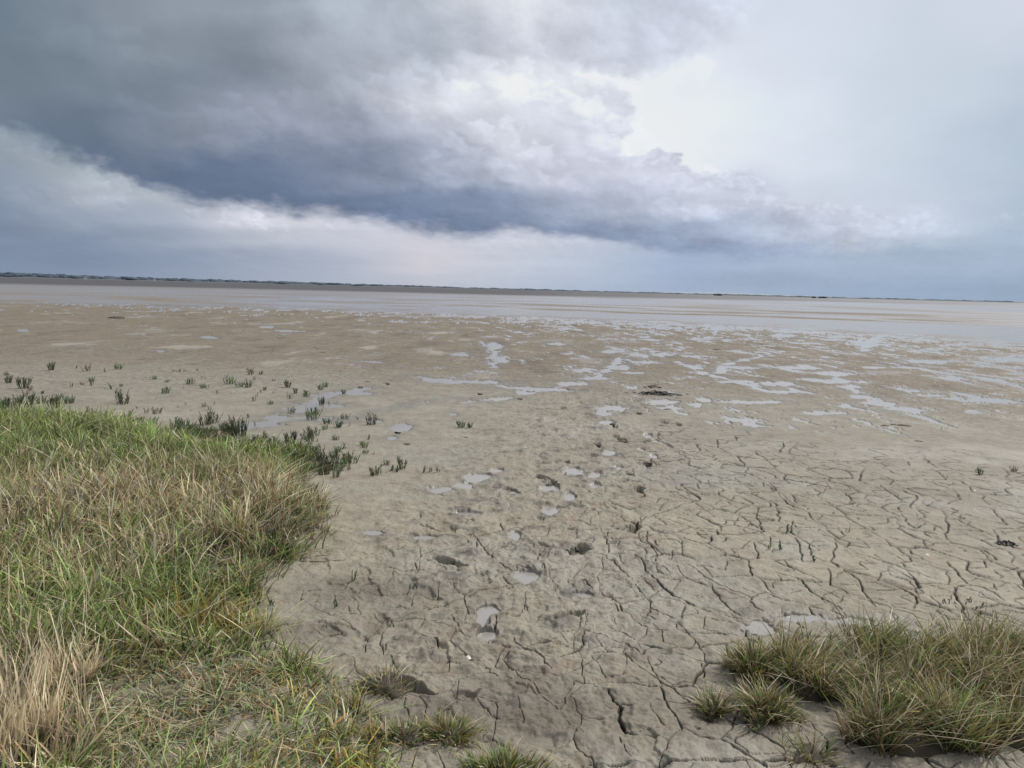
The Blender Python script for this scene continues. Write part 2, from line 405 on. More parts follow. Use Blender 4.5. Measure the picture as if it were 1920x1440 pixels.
# pools and filled footprints seen one by one: photo x, y, width px, height px
POOLS = [(1150,766,66,14),(1133,777,44,10),(1137,795,30,9),(1075,886,44,15),(1030,918,34,15),(1068,935,22,22),(1117,895,26,14),(1116,914,26,12),
 (1142,850,24,12),(1158,880,20,9),(1215,820,18,9),(1228,829,14,8),(1202,845,16,7),(1226,858,16,8),(985,1086,54,24),(915,1150,40,22),(912,1195,46,22),(905,1172,26,34),
 (890,898,40,18),(872,915,40,14),(825,920,52,14),(935,885,30,8),(965,928,24,10),(1030,962,34,16),(965,1010,26,18),(850,780,26,8),(750,802,44,14),(735,824,22,8),
 (1430,1180,110,42),(1500,1160,150,26),(1600,1165,150,20),(1700,1190,130,18),(560,785,120,9),(610,760,120,9),(660,738,90,7),(860,716,200,7),(1010,730,150,7),(1075,720,70,8),
 (1120,710,60,6),(1155,690,44,8),(820,712,80,5),(500,797,80,8),(1240,755,60,10),(1385,690,60,7),(1385,716,70,6),(1450,721,72,9),(1470,735,60,8),(1380,755,80,8),(1500,690,80,6),
 (1560,700,90,7),(1560,716,110,7),(1510,712,50,5),(1610,745,40,9),(1650,757,70,8),(1700,768,80,8),(1540,775,70,8),(1435,755,60,6),(1740,678,72,7),(1630,645,40,12),(1640,690,40,4),
 (1470,630,34,8),(1860,752,90,9),(1835,774,30,6),(1785,710,60,6),(1710,733,34,5),(1740,742,60,5),(1900,674,90,8),(1420,800,60,4),(1550,812,60,4),(1145,660,44,5),(1045,645,44,6),
 (925,650,36,16),(940,675,26,14),(865,665,50,8),(1215,680,50,6),(1245,665,40,7),(1190,700,50,5),(1700,690,50,4),(42,620,26,7),(390,633,36,6),(300,659,22,5),(540,621,60,4),(500,614,34,4),
 (1090,1120,40,12),(1295,1185,0,0),(700,790,40,8),(1150,1180,0,0),(880,965,60,9),(700,1000,40,12),(800,1010,50,10)]
Rd = ((x * 3.1).astype(int))
pw = 0.45 * fbm(x * 6, y * 6, 4, 51, 0.6)
pw_far = 0.75 * fbm(x * 2.2, y * 1.0, 4, 52)
for (px, py, w, hh) in POOLS:
    if w == 0: continue
    cx, cy = G(px, py); x0, _ = G(px - w / 2, py); x1, _ = G(px + w / 2, py)
    _, yn = G(px, py + hh / 2); _, yf = G(px, py - hh / 2)
    a_ = (x1 - x0) / 2; b_ = (yf - yn) / 2; cy = (yn + yf) / 2
    q = np.where((np.abs(x - cx) < a_ * 2.6) & (np.abs(y - cy) < b_ * 2.6))[0]
    if not len(q): continue
    ang = cx / max(cy, .1)
    yy = y[q] - cy; xx = x[q] - cx - yy * ang
    wob = pw[q] * 0.9 + (pw_far[q] if cy > 8 else 0)
    d = np.sqrt((xx / a_) ** 2 + (yy / b_) ** 2) + wob
    big_ = px > 1400 and py > 1140
    P[q] = np.maximum(P[q], sm(.75, .45, d + 1.2 * pw[q] + .12) if big_ else sm(1.05, 0.80, d + .5 * pw[q])); halo[q] = np.maximum(halo[q], sm(2.1, 1.0, d))

# shallow drainage runnels: photo polyline, width m, strength
RUN = [([(450,802),(500,793),(545,778),(580,760),(620,742),(690,727)],.34,1.0),([(770,705),(850,716),(930,722),(990,738)],.25,.85),([(870,757),(960,745),(1040,728),(1120,708),(1150,685),(1165,668)],.22,.9),
 ([(1270,678),(1320,700),(1370,712),(1440,735)],.22,1),([(1350,700),(1365,682),(1430,668)],.22,1),([(1430,684),(1500,698),(1560,702),(1580,716),(1620,745),(1700,772)],.28,1),([(1620,660),(1625,645),(1650,630)],.35,1),
 ([(1740,705),(1790,712),(1840,725)],.25,.9),([(1850,712),(1920,728),(1980,740)],.25,.9),([(820,925),(880,905),(905,893)],.09,1),([(850,935),(950,950)],.10,.5),([(900,640),(930,660),(925,690)],.30,.8),([(640,790),(760,760),(860,750)],.2,.45)]
rn = fbm(x * 2.6, y * 1.7, 4, 56, .6)
runnel = np.zeros_like(x)
for pts, wd_, stn in RUN:
    Wp = [G(*p) for p in pts]; cyr = Wp[0][1]
    for (ax, ay), (bx, by) in zip(Wp[:-1], Wp[1:]):
        mg = wd_ * 2.5
        q = np.where((x > min(ax, bx) - mg) & (x < max(ax, bx) + mg) & (y > min(ay, by) - mg) & (y < max(ay, by) + mg))[0]
        if not len(q): continue
        ex, ey = bx - ax, by - ay
        tt = np.clip(((x[q] - ax) * ex + (y[q] - ay) * ey) / (ex * ex + ey * ey), 0, 1)
        d = np.hypot(x[q] - ax - tt * ex, y[q] - ay - tt * ey) / wd_ + 1.0 * rn[q] + (.55 * n4[q] if cyr > 9 else .2 * pw[q]) + .15
        P[q] = np.maximum(P[q], sm(0.62, 0.42, d + (1 - stn)))
        runnel[q] = np.maximum(runnel[q], sm(1.6, 0.6, d))

# relief -------------------------------------------------------------
mid = sm(14, 6, r)
relief = 0.012 * fbm(x * 3.2, y * 3.2, 4, 61) * sm(30, 8, r)
relief += 0.008 * fbm(x * 11, y * 11, 3, 71) * sm(13, 5, r)
relief += 0.004 * np.abs(fbm(x * 30, y * 30, 2, 81)) * sm(7, 4, r)
rough_z = sm(1.6, -0.4, x) * sm(9, 6, r)
relief += 0.012 * rough_z * fbm(x * 2.2 + 3, y * 2.2, 4, 91)
grainh = fbm(x * 6, y * 6, 3, 95)
trail = np.exp(-((x - (0.05 + .02 * (y - 3) ** 2 * .5 + .05 * (y - 3))) / (.85 + .05 * y)) ** 2) * sm(17, 10, r) * sm(0.02, -.12, bsd)
chn = fbm(x * 4.2 + .15 * fbm(x * 9, y * 9, 2, 97), y * 4.2, 4, 96, .6)
relief += trail * (0.046 * np.abs(chn) - .018 * sm(.15, .5, fbm(x * 2.7, y * 2.7, 3, 98)) + .004 * fbm(x * 22, y * 22, 3, 99))
relief = np.maximum(relief, -0.014) + 0.013 * sm(62, 10, r)
relief += 0.008 * np.clip(grainh, 0, 1) * sm(9, 14, r) * sm(60, 40, r)

# footprints: photo x, y, heading deg, length m, depth, kind
PRINTS = [(872,1310,20,.125,.020),(838,1345,40,.16,.009),(690,1110,40,.28,.016),(1063,1162,-50,.20,.035),(1155,1112,-40,.26,.02),(1085,1038,-30,.26,.04),(1190,997,-20,.24,.05),(1196,922,-10,.24,.05),(1213,872,0,.22,.05),
 (800,1120,30,.26,.022),(770,1012,20,.26,.02),(845,1062,50,.24,.035),(905,1090,20,.26,.018),(680,1080,20,.26,.018),(640,1110,50,.26,.018),(780,1300,60,.20,.045),(930,1235,20,.3,.014),(985,1275,-20,.28,.016),
 (1150,1335,10,.34,.012),(1015,1040,10,.26,.018),(1070,1005,10,.24,.02),(950,1035,0,.24,.014),(960,925,30,.22,.03),(1150,800,10,.24,.04),(1118,835,10,.22,.04),(1168,829,20,.22,.04),(1155,822,0,.22,.03),(1055,767,0,.26,.03),
 (1130,775,0,.24,.03),(1195,777,0,.24,.03),(1245,795,0,.24,.03),(1270,797,0,.24,.03),(1040,810,0,.24,.025),(1113,855,0,.24,.04),(1060,870,30,.22,.03),(1018,900,30,.22,.03),(1035,912,0,.2,.04),(1180,893,0,.22,.02),
 (745,813,0,.22,.03),(725,722,0,.22,.03),(900,742,0,.22,.03),(975,750,0,.22,.02),(880,1000,0,.26,.014),(830,990,30,.26,.014),(720,1040,30,.26,.018),(640,1190,70,.3,.02),(610,1185,60,.26,.02),(760,1100,0,.26,.02),
 (1380,1330,0,.2,.02),(1200,1395,20,.3,.018),(1345,1345,70,.26,.02),(1400,1340,0,.2,.015),(740,950,0,.24,.012),(1085,960,0,.24,.02),(1130,955,0,.24,.02),(700,1180,0,.28,.02),(820,1230,20,.26,.02),(600,1060,30,.26,.015),(1000,1150,-10,.3,.012)]
pr = np.zeros_like(x); dark = np.zeros_like(x)
for i, (px, py, hd, ln, dp) in enumerate(PRINTS):
    cx, cy = G(px, py)
    q = np.where((np.abs(x - cx) < ln) & (np.abs(y - cy) < ln * 1.3))[0]
    if not len(q): continue
    ca, sa = math.cos(R(hd)), math.sin(R(hd))
    xx = (x[q] - cx) * ca + (y[q] - cy) * sa; yy = -(x[q] - cx) * sa + (y[q] - cy) * ca
    wdt = ln * (0.40 if i else .8) / 2 * (1 + 0.25 * np.sin(yy / ln * 6))
    d = np.sqrt((xx / wdt) ** 2 + (yy / (ln / 2)) ** 2) + ((1.5 * pw[q] + .12 * grainh[q]) if i else 0.15 * pw[q])
    if dp < 0.03 and i: dp = dp * 0.6
    inside = sm(1.08, 0.86, d)
    rim = np.exp(-((d - 1.25) / 0.2) ** 2)
    relief[q] += -dp * inside + dp * 0.12 * rim
    if i == 0: relief[q] += inside * 0.003 * np.sin(yy * 420) 
    pr[q] = np.maximum(pr[q], inside * min(1, dp / 0.03))
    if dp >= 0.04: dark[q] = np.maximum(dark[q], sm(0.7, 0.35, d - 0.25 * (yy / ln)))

crk = np.zeros_like(x); supp = np.zeros_like(x)
CR = [([(1190,1048),(1225,1085),(1243,1105),(1262,1120),(1290,1135),(1330,1150)],15),([(1245,1108),(1216,1125),(1220,1145),(1240,1155),(1280,1170)],7),([(1222,1143),(1212,1160),(1228,1168)],7),
 ([(1095,1192),(1165,1215),(1203,1238),(1222,1215)],6),([(1203,1212),(1218,1215),(1240,1222)],10),([(1094,1192),(1094,1222),(1050,1238)],8),([(963,1203),(980,1220),(1010,1228),(1035,1260)],8),
 ([(1140,1300),(1150,1315),(1165,1325),(1160,1350),(1175,1370),(1195,1378)],13),([(1160,1320),(1195,1322)],5),([(790,1195),(820,1207),(822,1218)],6),([(930,1163),(928,1185),(915,1212)],9),
 ([(800,1057),(830,1060),(845,1055),(868,1060)],12),([(1125,1045),(1155,1062),(1178,1087)],6),([(1100,1062),(1073,1090),(1100,1100),(1110,1112)],7),([(1335,1100),(1350,1125),(1370,1145),(1388,1157)],8),
 ([(1480,1128),(1455,1122),(1435,1112),(1420,1115),(1405,1133),(1430,1152)],9),([(1453,1078),(1475,1085),(1505,1093),(1520,1112),(1545,1128),(1560,1135),(1578,1147)],8),
 ([(1566,1020),(1557,1057),(1580,1072),(1612,1092),(1622,1115),(1642,1140)],10),([(1552,1070),(1557,1098),(1590,1115),(1620,1125)],8),([(1665,1065),(1645,1090),(1695,1105),(1717,1118),(1720,1130),(1712,1142)],9),
 ([(1775,1055),(1795,1075),(1812,1095),(1850,1107),(1885,1130)],9),([(1820,1100),(1795,1102),(1790,1115),(1800,1135),(1815,1165)],10),([(1755,1145),(1780,1163),(1840,1168),(1880,1168)],9),([(1755,1168),(1768,1185)],12),([(1855,1172),(1868,1186)],12),
 ([(1862,995),(1875,1020),(1895,1025),(1916,1032)],12),([(1690,965),(1697,980),(1715,992),(1735,983)],10),([(1765,960),(1778,995),(1774,1015)],9),([(1624,880),(1611,903),(1628,912)],12),
 ([(1670,915),(1718,932),(1706,955)],11),([(1460,925),(1475,945),(1500,955),(1540,990)],9),([(1285,1060),(1340,1095),(1410,1125)],5),([(1190,1100),(1220,1130)],4),([(1730,855),(1740,870),(1758,880)],10),
 ([(1490,1012),(1500,1040),(1505,1058)],7),([(1610,1125),(1700,1150),(1740,1165)],5),([(1140,1180),(1190,1205)],5),([(1175,1050),(1240,1065),(1260,1080)],6),([(1580,1035),(1700,1070),(1755,1085)],5),([(1320,1145),(1390,1165)],5),
 ([(1655,880),(1690,895)],8),([(1800,905),(1812,915)],12),([(1880,880),(1896,905)],8),([(1785,920),(1800,940),(1770,950)],8),([(1840,930),(1855,952)],8),([(860,1182),(845,1160)],4),([(530,1180),(550,1178),(570,1168)],6),([(580,1190),(610,1196),(640,1190)],8)]
rs = random.Random(5)
for pts, wmm in CR:
    W_ = [G(*p) for p in pts]
    fine = []
    for i in range(len(W_) - 1):
        (ax, ay), (bx, by) = W_[i], W_[i + 1]
        n_ = 4
        for k in range(n_):
            t_ = k / n_; j = 0 if k == 0 else 0.06 * math.hypot(bx - ax, by - ay)
            fine.append((ax + (bx - ax) * t_ + rs.uniform(-j, j), ay + (by - ay) * t_ + rs.uniform(-j, j)))
    fine.append(W_[-1])
    ns = len(fine) - 1
    for i in range(ns):
        (ax, ay), (bx, by) = fine[i], fine[i + 1]
        u_ = (i + 0.5) / ns
        w_ = 0.8 * wmm / 1000 * (0.35 + 0.9 * math.sin(math.pi * min(max(u_, 0.05), 0.95))) * rs.uniform(0.6, 1.25) * 0.85
        mg = 0.16
        q = np.where((x > min(ax, bx) - mg) & (x < max(ax, bx) + mg) & (y > min(ay, by) - mg) & (y < max(ay, by) + mg))[0]
        if not len(q): continue
        ex, ey = bx - ax, by - ay
        tt = np.clip(((x[q] - ax) * ex + (y[q] - ay) * ey) / (ex * ex + ey * ey + 1e-12), 0, 1)
        d = np.hypot(x[q] - ax - tt * ex, y[q] - ay - tt * ey) + 0.0015 * np.sin(x[q] * 300 + y[q] * 260)
        rp = np.maximum(r[q] * R(0.052), 0.62 * pix[q])
        pf = sm(0, 0.6, np.clip(1 - d / np.maximum(w_, rp), 0, 1)) * np.minimum(1, 1.5 * w_ / rp)
        crk[q] = np.maximum(crk[q], pf); supp[q] = np.maximum(supp[q], np.exp(-(d / .06) ** 2))
# cracks ---------------------------------------------------------------
qn = np.where(r < 26)[0]
xq, yq, rq = x[qn], y[qn], r[qn]
wx = xq + 0.055 * fbm(xq * 2.4, yq * 2.4, 3, 101) + 0.012 * fbm(xq * 12, yq * 12, 2, 103)
wy = yq + 0.055 * fbm(xq * 2.4, yq * 2.4, 3, 102) + 0.012 * fbm(xq * 12, yq * 12, 2, 104)
pxq = pix[qn]; side = rq * R(0.052)
rpx = np.maximum(side, 0.62 * pxq)
azq = azd[qn]
# where the mud has dried enough to crack
zone = sm(-0.25, 0.9, xq - (0.15 + 0.13 * (yq - 3))) * sm(10.8, 7.6, rq)
zone_l = 0.27 * sm(7.5, 5.0, rq) * sm(-1.6, -0.2, xq)
zone = np.maximum(zone, zone_l)
vary = fbm(xq * 0.9, yq * 0.9, 3, 111)
ct = np.zeros_like(xq); groove = np.zeros_like(xq)
for (sx, sy, wid, lo, zz, rmin) in ((3.5, 3.0, 0.0056, -0.10, 1.0, 0), (6.6, 5.8, 0.0026, 0.30, 0.9, 0), (1.3, 1.2, 0.0050, 0.30, 1.0, 0)):
    ed, rd, pid = voronoi_edge(wx * sx + 3.7 * sx, wy * sy)
    if wid == .0056: plate = (pid - .5) * zone; curl_ = np.exp(-((ed - .11) / .07) ** 2) * zone
    ed = ed / (0.5 * (sx + sy))
    on = sm(lo, lo + 0.35, rd + 0.45 * vary)
    w_ = wid * (0.2 + 1.9 * rd ** 2) * on * (0.5 + 0.9 * np.clip(fbm(xq * 7, yq * 7, 2, 121) + 0.4, 0, 1.4)) * zone * zz
    cov = np.clip(w_ / rpx, 0, 1)
    prof = np.clip(1 - ed / np.maximum(w_, rpx * 0.9), 0, 1)
    ct = np.maximum(ct, sm(0, 0.75, prof) * np.minimum(1, cov * 1.9 + .22 * (cov > .12)))
    groove = np.maximum(groove, on * zone * np.exp(-(ed / 0.018) ** 2) * 0.5)
ct *= 1 - .9 * supp[qn]
crk[qn] = np.maximum(crk[qn], ct)
crk *= (1 - P)
crk *= sm(0.02, -0.05, bsd)
gr = np.zeros_like(x); gr[qn] = groove
plt = np.zeros_like(x); plt[qn] = plate
cr_l = np.zeros_like(x); cr_l[qn] = curl_; relief += (.0035 * cr_l + .006 * plt) * sm(10, 6, r)
relief -= gr * 0.003 * (1 - P) 
hz = h + relief * (1 - P) * np.where(bsd > 0, 0.5, 1) - crk * 0.018 * sm(9, 4.5, r) - 0.005 * P
Z[nearI] = hz
# colours -----------------------------------------------------------------
def rgb(*c): return lin(c)
cA = np.array([0.252, 0.226, 0.180])     # dry beige mud
cB = np.array([0.196, 0.186, 0.156])     # grey-green damp mud
cC = np.array([0.200, 0.162, 0.120])     # brown silt of the middle distance
cD = np.array([0.100, 0.086, 0.070])     # dark wet mud
K = len(X)
tint = np.tile(cC, (K, 1)); wet = np.zeros(K); grain = np.zeros(K)
tn = fbm(x * 0.8, y * 0.8, 4, 131); tn2 = fbm(x * 2.5, y * 2.5, 4, 141)
def mixc(a, b, f): return a * (1 - f[:, None]) + b * f[:, None]
c = np.tile(cA, (len(x), 1))
c = mixc(c, cB, 0.75 * sm(-0.1, 0.5, tn + 0.5 * tn2) * sm(10, 6, r))
c = mixc(c, cB, 0.35 * sm(5.5, 3, r))
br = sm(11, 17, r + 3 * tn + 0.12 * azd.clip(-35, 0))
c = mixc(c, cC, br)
c = mixc(c, np.array([0.21, 0.175, 0.135]), 0.5 * br * sm(-5, -30, azd) * sm(30, 18, r))
c = mixc(c, cD * 1.0, .8 * trail * sm(.08, .40, chn) ); c = mixc(c, np.array([.155, .105, .07]), .4 * trail * sm(.2, .5, fbm(x * 5.5, y * 5.5, 3, 153)))
# dark organic stains in the trampled part
st = sm(0.25, 0.6, fbm(x * 2.8, y * 2.8, 4, 151) + 0.25 * tn) * sm(7, 4.5, r) * sm(1.9, 0.6, x) 
c = mixc(c, cD * .9, 0.78 * st)
for (px, py, rad) in [(680,1100,.2),(650,1115,.25),(820,1345,.22),(900,1345,.3),(1040,1345,.25),(1330,1290,.2),(800,1110,.2),(560,1195,.2),(980,1275,.15),(1250,1205,.12),(1350,1345,.25),(740,1160,.2)]:
    cx, cy = G(px, py)
    c = mixc(c, cD, 0.55 * np.exp(-((x - cx) ** 2 / (rad * 1.4) ** 2 + (y - cy) ** 2 / (rad * .8) ** 2)) * (0.5 + 0.8 * np.clip(tn2 + 0.4, 0, 1)))
c = c * (1 + 0.12 * tn2 + 0.10 * tn + .13 * plt)[:, None]
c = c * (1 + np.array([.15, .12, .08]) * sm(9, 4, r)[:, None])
soil = np.array([0.115, 0.095, 0.066])
c = mixc(c, soil, 0.8 * sm(-0.03, 0.12, bsd))
for (px, py, rad) in [(370,1290,.42),(330,1390,.35),(430,1330,.3),(250,1330,.2)]:
    cx, cy = G(px, py, 0.12)
    c = mixc(c, np.array([0.235, 0.205, 0.155]), 0.95 * np.exp(-((x - cx) ** 2 + (y - cy) ** 2) / rad ** 2 * 1.2))
w = 0.10 + 0.20 * sm(-0.05, 0.4, tn + .4 * tn2) * sm(16, 9, r) + .22 * trail * sm(.0, .4, chn)
dampP = sm(-0.20, -0.01, field - t) * sm(0, -0.3, bsd) * 0.8
c = mixc(c, c * 0.72, np.clip(dampP * 0.7, 0, 1)); w = np.maximum(w, dampP * (0.45 + .45 * sm(8, 16, r))); runnel = np.maximum(runnel, halo * .9); c = mixc(c, c * 0.74, np.clip(runnel, 0, 1)); w = np.maximum(w, runnel * 0.5)
w = np.maximum(w, P * 0.9); c = mixc(c, np.array([0.15, 0.13, 0.105]), P * 0.7)
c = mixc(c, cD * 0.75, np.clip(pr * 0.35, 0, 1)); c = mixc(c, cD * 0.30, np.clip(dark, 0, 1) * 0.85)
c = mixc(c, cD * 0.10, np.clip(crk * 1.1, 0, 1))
stk = fbm(azd * 0.22, np.log(np.maximum(r, 1)) * 13, 4, 163, .6)
stk2 = fbm(x * .9, y * .33, 4, 164, .6)
film = sm(0.84, 1.12, r / rb + 0.08 * n1 + 0.34 * stk)
zb = br * (1 - film)
c = mixc(c, np.array([0.36, 0.31, 0.245]), .75 * sm(.28, .48, stk2 + .3 * stk) * zb * sm(12, -12, azd)); w = np.maximum(w, zb * .62 * sm(.05, .42, stk2 * .6 + stk * .6))
c = mixc(c, c * .72, zb * sm(.1, .5, -stk2))
w = np.maximum(w, film * (0.92 + 0.25 * n1)); c = mixc(c, np.array([0.205, 0.188, 0.178]), np.clip(film, 0, 1))
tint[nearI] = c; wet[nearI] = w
grain[nearI] = sm(9, 14, r) * (1 - film)
# far flats
farI = np.where((RR >= 62) | ~front_)[0]
xf, yf, rf, af = X[farI], Y[farI], RR[farI], AZD[farI]
lr = np.log(np.maximum(rf, 1))
s1 = fbm(af * 0.10, lr * 9, 4, 161); s2 = fbm(af * 0.03 + 4, lr * 4 + af * 0.02, 3, 171)
wf = (0.88 + 0.55 * s1 + 0.3 * s2) * np.interp(af, [-60, -35, 0, 60], [.8, .8, 1, 1])
cf = np.tile(np.array([0.205, 0.190, 0.185]), (len(farI), 1)) * (1 + 0.35 * s1)[:, None]
nb_ = sm(math.log(170), math.log(60), lr) * sm(-.05, .25, -s1)
cf = mixc(cf, np.array([0.185, 0.150, 0.112]), nb_ * .9); wf -= .6 * nb_
# brown sand bars on the right
bar = np.exp(-((lr - (4.62 - 0.012 * (af - 10))) / 0.10) ** 2) * sm(8, 14, af) + np.exp(-((lr - (4.95 - 0.016 * (af - 22))) / 0.16) ** 2) * sm(19, 24, af)
bar = np.clip(bar, 0, 1) * np.clip(0.75 + s1, 0, 1)
wf -= 0.75 * bar
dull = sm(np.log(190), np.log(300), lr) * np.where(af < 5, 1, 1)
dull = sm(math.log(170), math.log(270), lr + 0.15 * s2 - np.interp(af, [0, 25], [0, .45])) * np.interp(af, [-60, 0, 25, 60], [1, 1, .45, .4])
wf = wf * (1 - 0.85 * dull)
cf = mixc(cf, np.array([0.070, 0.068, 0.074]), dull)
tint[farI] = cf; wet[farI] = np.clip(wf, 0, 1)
tint[RR < 1.3] = cA

idx = np.arange(nr * na).reshape(nr, na)
a0 = idx[:-1, :]; a1 = idx[1:, :]
b0 = np.roll(a0, -1, axis=1); b1 = np.roll(a1, -1, axis=1)
quads = np.stack([a0, b0, b1, a1], axis=-1).reshape(-1, 4)[:, ::-1]
me = new_mesh('mud_flat', np.stack([X, Y, Z], 1), quads.ravel(), np.full(len(quads), 4))
set_color(me, 'tint', np.concatenate([np.clip(tint, 0.004, 1), wet[:, None]], 1))
at_ = me.attributes.new('grain', 'FLOAT', 'POINT'); at_.data.foreach_set('value', grain.astype(np.float32))

mud, nt = mat('mud'); L = nt.links.new
tc = N(nt, 'ShaderNodeNewGeometry')
ca_ = N(nt, 'ShaderNodeAttribute', attribute_name='tint'); gr_ = N(nt, 'ShaderNodeAttribute', attribute_name='grain')
def nz(scale, detail, rough=0.6):
    n = N(nt, 'ShaderNodeTexNoise'); L(tc.outputs['Position'], n.inputs['Vector']); n.inputs['Scale'].default_value = scale
    n.inputs['Detail'].default_value = detail; n.inputs['Roughness'].default_value = rough; return n.outputs[0]
f1 = nz(9, 8, 0.7); f2 = nz(75, 5, 0.7); f5 = nz(38, 3, .5); f6 = nz(4.5, 5, .6); f3 = nz(2.2, 6, 0.6); f4 = nz(14, 3, 0.5)
v = M('ADD', M('ADD', M('MULTIPLY', f1, 0.9), M('MULTIPLY', f2, 0.8)), 0.13)
v = M('MULTIPLY', v, M('SUBTRACT', 1.0, M('MULTIPLY', M('MULTIPLY', SS(.60, .68, f5), SS(.45, .6, f6)), .45)))
v = M('MULTIPLY', v, M('MULTIPLY_ADD', f3, 0.6, 0.67))
speck = SS(0.42, 0.62, f4)
v = M('MULTIPLY', v, M('SUBTRACT', 1.06, M('MULTIPLY', M('MULTIPLY', speck, gr_.outputs['Fac']), 0.30)))
vs = N(nt, 'ShaderNodeVectorMath', operation='SCALE'); L(ca_.outputs['Color'], vs.inputs[0]); L(v, vs.inputs['Scale'])
hs = MIX(M('MULTIPLY', SS(0.45, 0.7, f3), 0.25), vs.outputs[0], (0.17, 0.17, 0.138, 1))
hs2 = MIX(M('MULTIPLY', SS(.52, .72, f6), .38), hs, (.155, .112, .078, 1))
bs = N(nt, 'ShaderNodeBsdfPrincipled'); L(hs2, bs.inputs['Base Color'])
wetv = ca_.outputs['Alpha']
L(M('SUBTRACT', 0.85, M('MULTIPLY', wetv, 0.66)), bs.inputs['Roughness'])
L(M('MULTIPLY_ADD', wetv, 0.75, 0.15), bs.inputs['Specular IOR Level'])
bp = N(nt, 'ShaderNodeBump'); bp.inputs['Distance'].default_value = 0.02
L(M('MULTIPLY', M('SUBTRACT', 1.0, wetv, clamp=True), 0.75), bp.inputs['Strength'])
L(M('ADD', M('MULTIPLY', f1, 0.8), M('MULTIPLY', f2, 0.35)), bp.inputs['Height'])
L(bp.outputs[0], bs.inputs['Normal'])
o_ = N(nt, 'ShaderNodeOutputMaterial'); L(bs.outputs[0], o_.inputs[0])
ground = link('mud_flat', me, mud); tag(ground, 'bare grey brown tidal mud cracked in front and wet further out', 'mud', kind='structure')

# standing water: level sheets lying in the hollows
inner_mask = np.zeros(K); inner_mask[nearI] = P
LV = np.zeros(K); LV[nearI] = lvl + 0.0035
qm = (inner_mask[quads].max(1) > 0.25)
wq = quads[qm]
used, inv = np.unique(wq.ravel(), return_inverse=True)
wv = np.stack([X[used], Y[used], LV[used]], 1)
wme = new_mesh('water', wv, inv.astype(np.int32), np.full(len(wq), 4))
wm, nt = mat('puddle_water'); L = nt.links.new
tc = N(nt, 'ShaderNodeNewGeometry')
bs = N(nt, 'ShaderNodeBsdfPrincipled'); bs.inputs['Base Color'].default_value = (0.27, 0.25, 0.225, 1)
bs.inputs['Roughness'].default_value = 0.2; bs.inputs['IOR'].default_value = 1.5; bs.inputs['Specular IOR Level'].default_value = 1.0
wn = N(nt, 'ShaderNodeTexNoise'); L(tc.outputs['Position'], wn.inputs['Vector']); wn.inputs['Scale'].default_value = 6; wn.inputs['Detail'].default_value = 3
bp = N(nt, 'ShaderNodeBump'); bp.inputs['Strength'].default_value = 0.12; bp.inputs['Distance'].default_value = 0.01; L(wn.outputs[0], bp.inputs['Height']); L(bp.outputs[0], bs.inputs['Normal'])
o_ = N(nt, 'ShaderNodeOutputMaterial'); L(bs.outputs[0], o_.inputs[0])
water = link('water', wme, wm); tag(water, 'shallow pools of still water left on the mud', 'water', kind='structure')

# sampled ground height for planting
GRID_OK = {}
def hat(px_, py_):
    px_ = np.atleast_1d(np.asarray(px_, float)); py_ = np.atleast_1d(np.asarray(py_, float))
    hh, s = base_h(px_, py_)
    return hh

# ------------------------------------------------------------------ plant materials
def plant_mat(name, rough=0.6, transl=0.35):
    m_, nt_ = mat(name); l = nt_.links.new
    a = N(nt_, 'ShaderNodeAttribute', attribute_name='tint')
    b = N(nt_, 'ShaderNodeBsdfPrincipled'); l(a.outputs['Color'], b.inputs['Base Color']); b.inputs['Roughness'].default_value = rough
    b.inputs['Specular IOR Level'].default_value = 0.3
    t_ = N(nt_, 'ShaderNodeBsdfTranslucent'); l(a.outputs['Color'], t_.inputs[0])
    x_ = N(nt_, 'ShaderNodeMixShader'); x_.inputs[0].default_value = transl; l(b.outputs[0], x_.inputs[1]); l(t_.outputs[0], x_.inputs[2])
    o = N(nt_, 'ShaderNodeOutputMaterial'); l(x_.outputs[0], o.inputs[0])
    return m_
grass_m = plant_mat('grass_leaf', 0.55, 0.25)
straw_m = plant_mat('dry_straw', 0.7, 0.25)
fleshy_m = plant_mat('fleshy_stem', 0.5, 0.1)

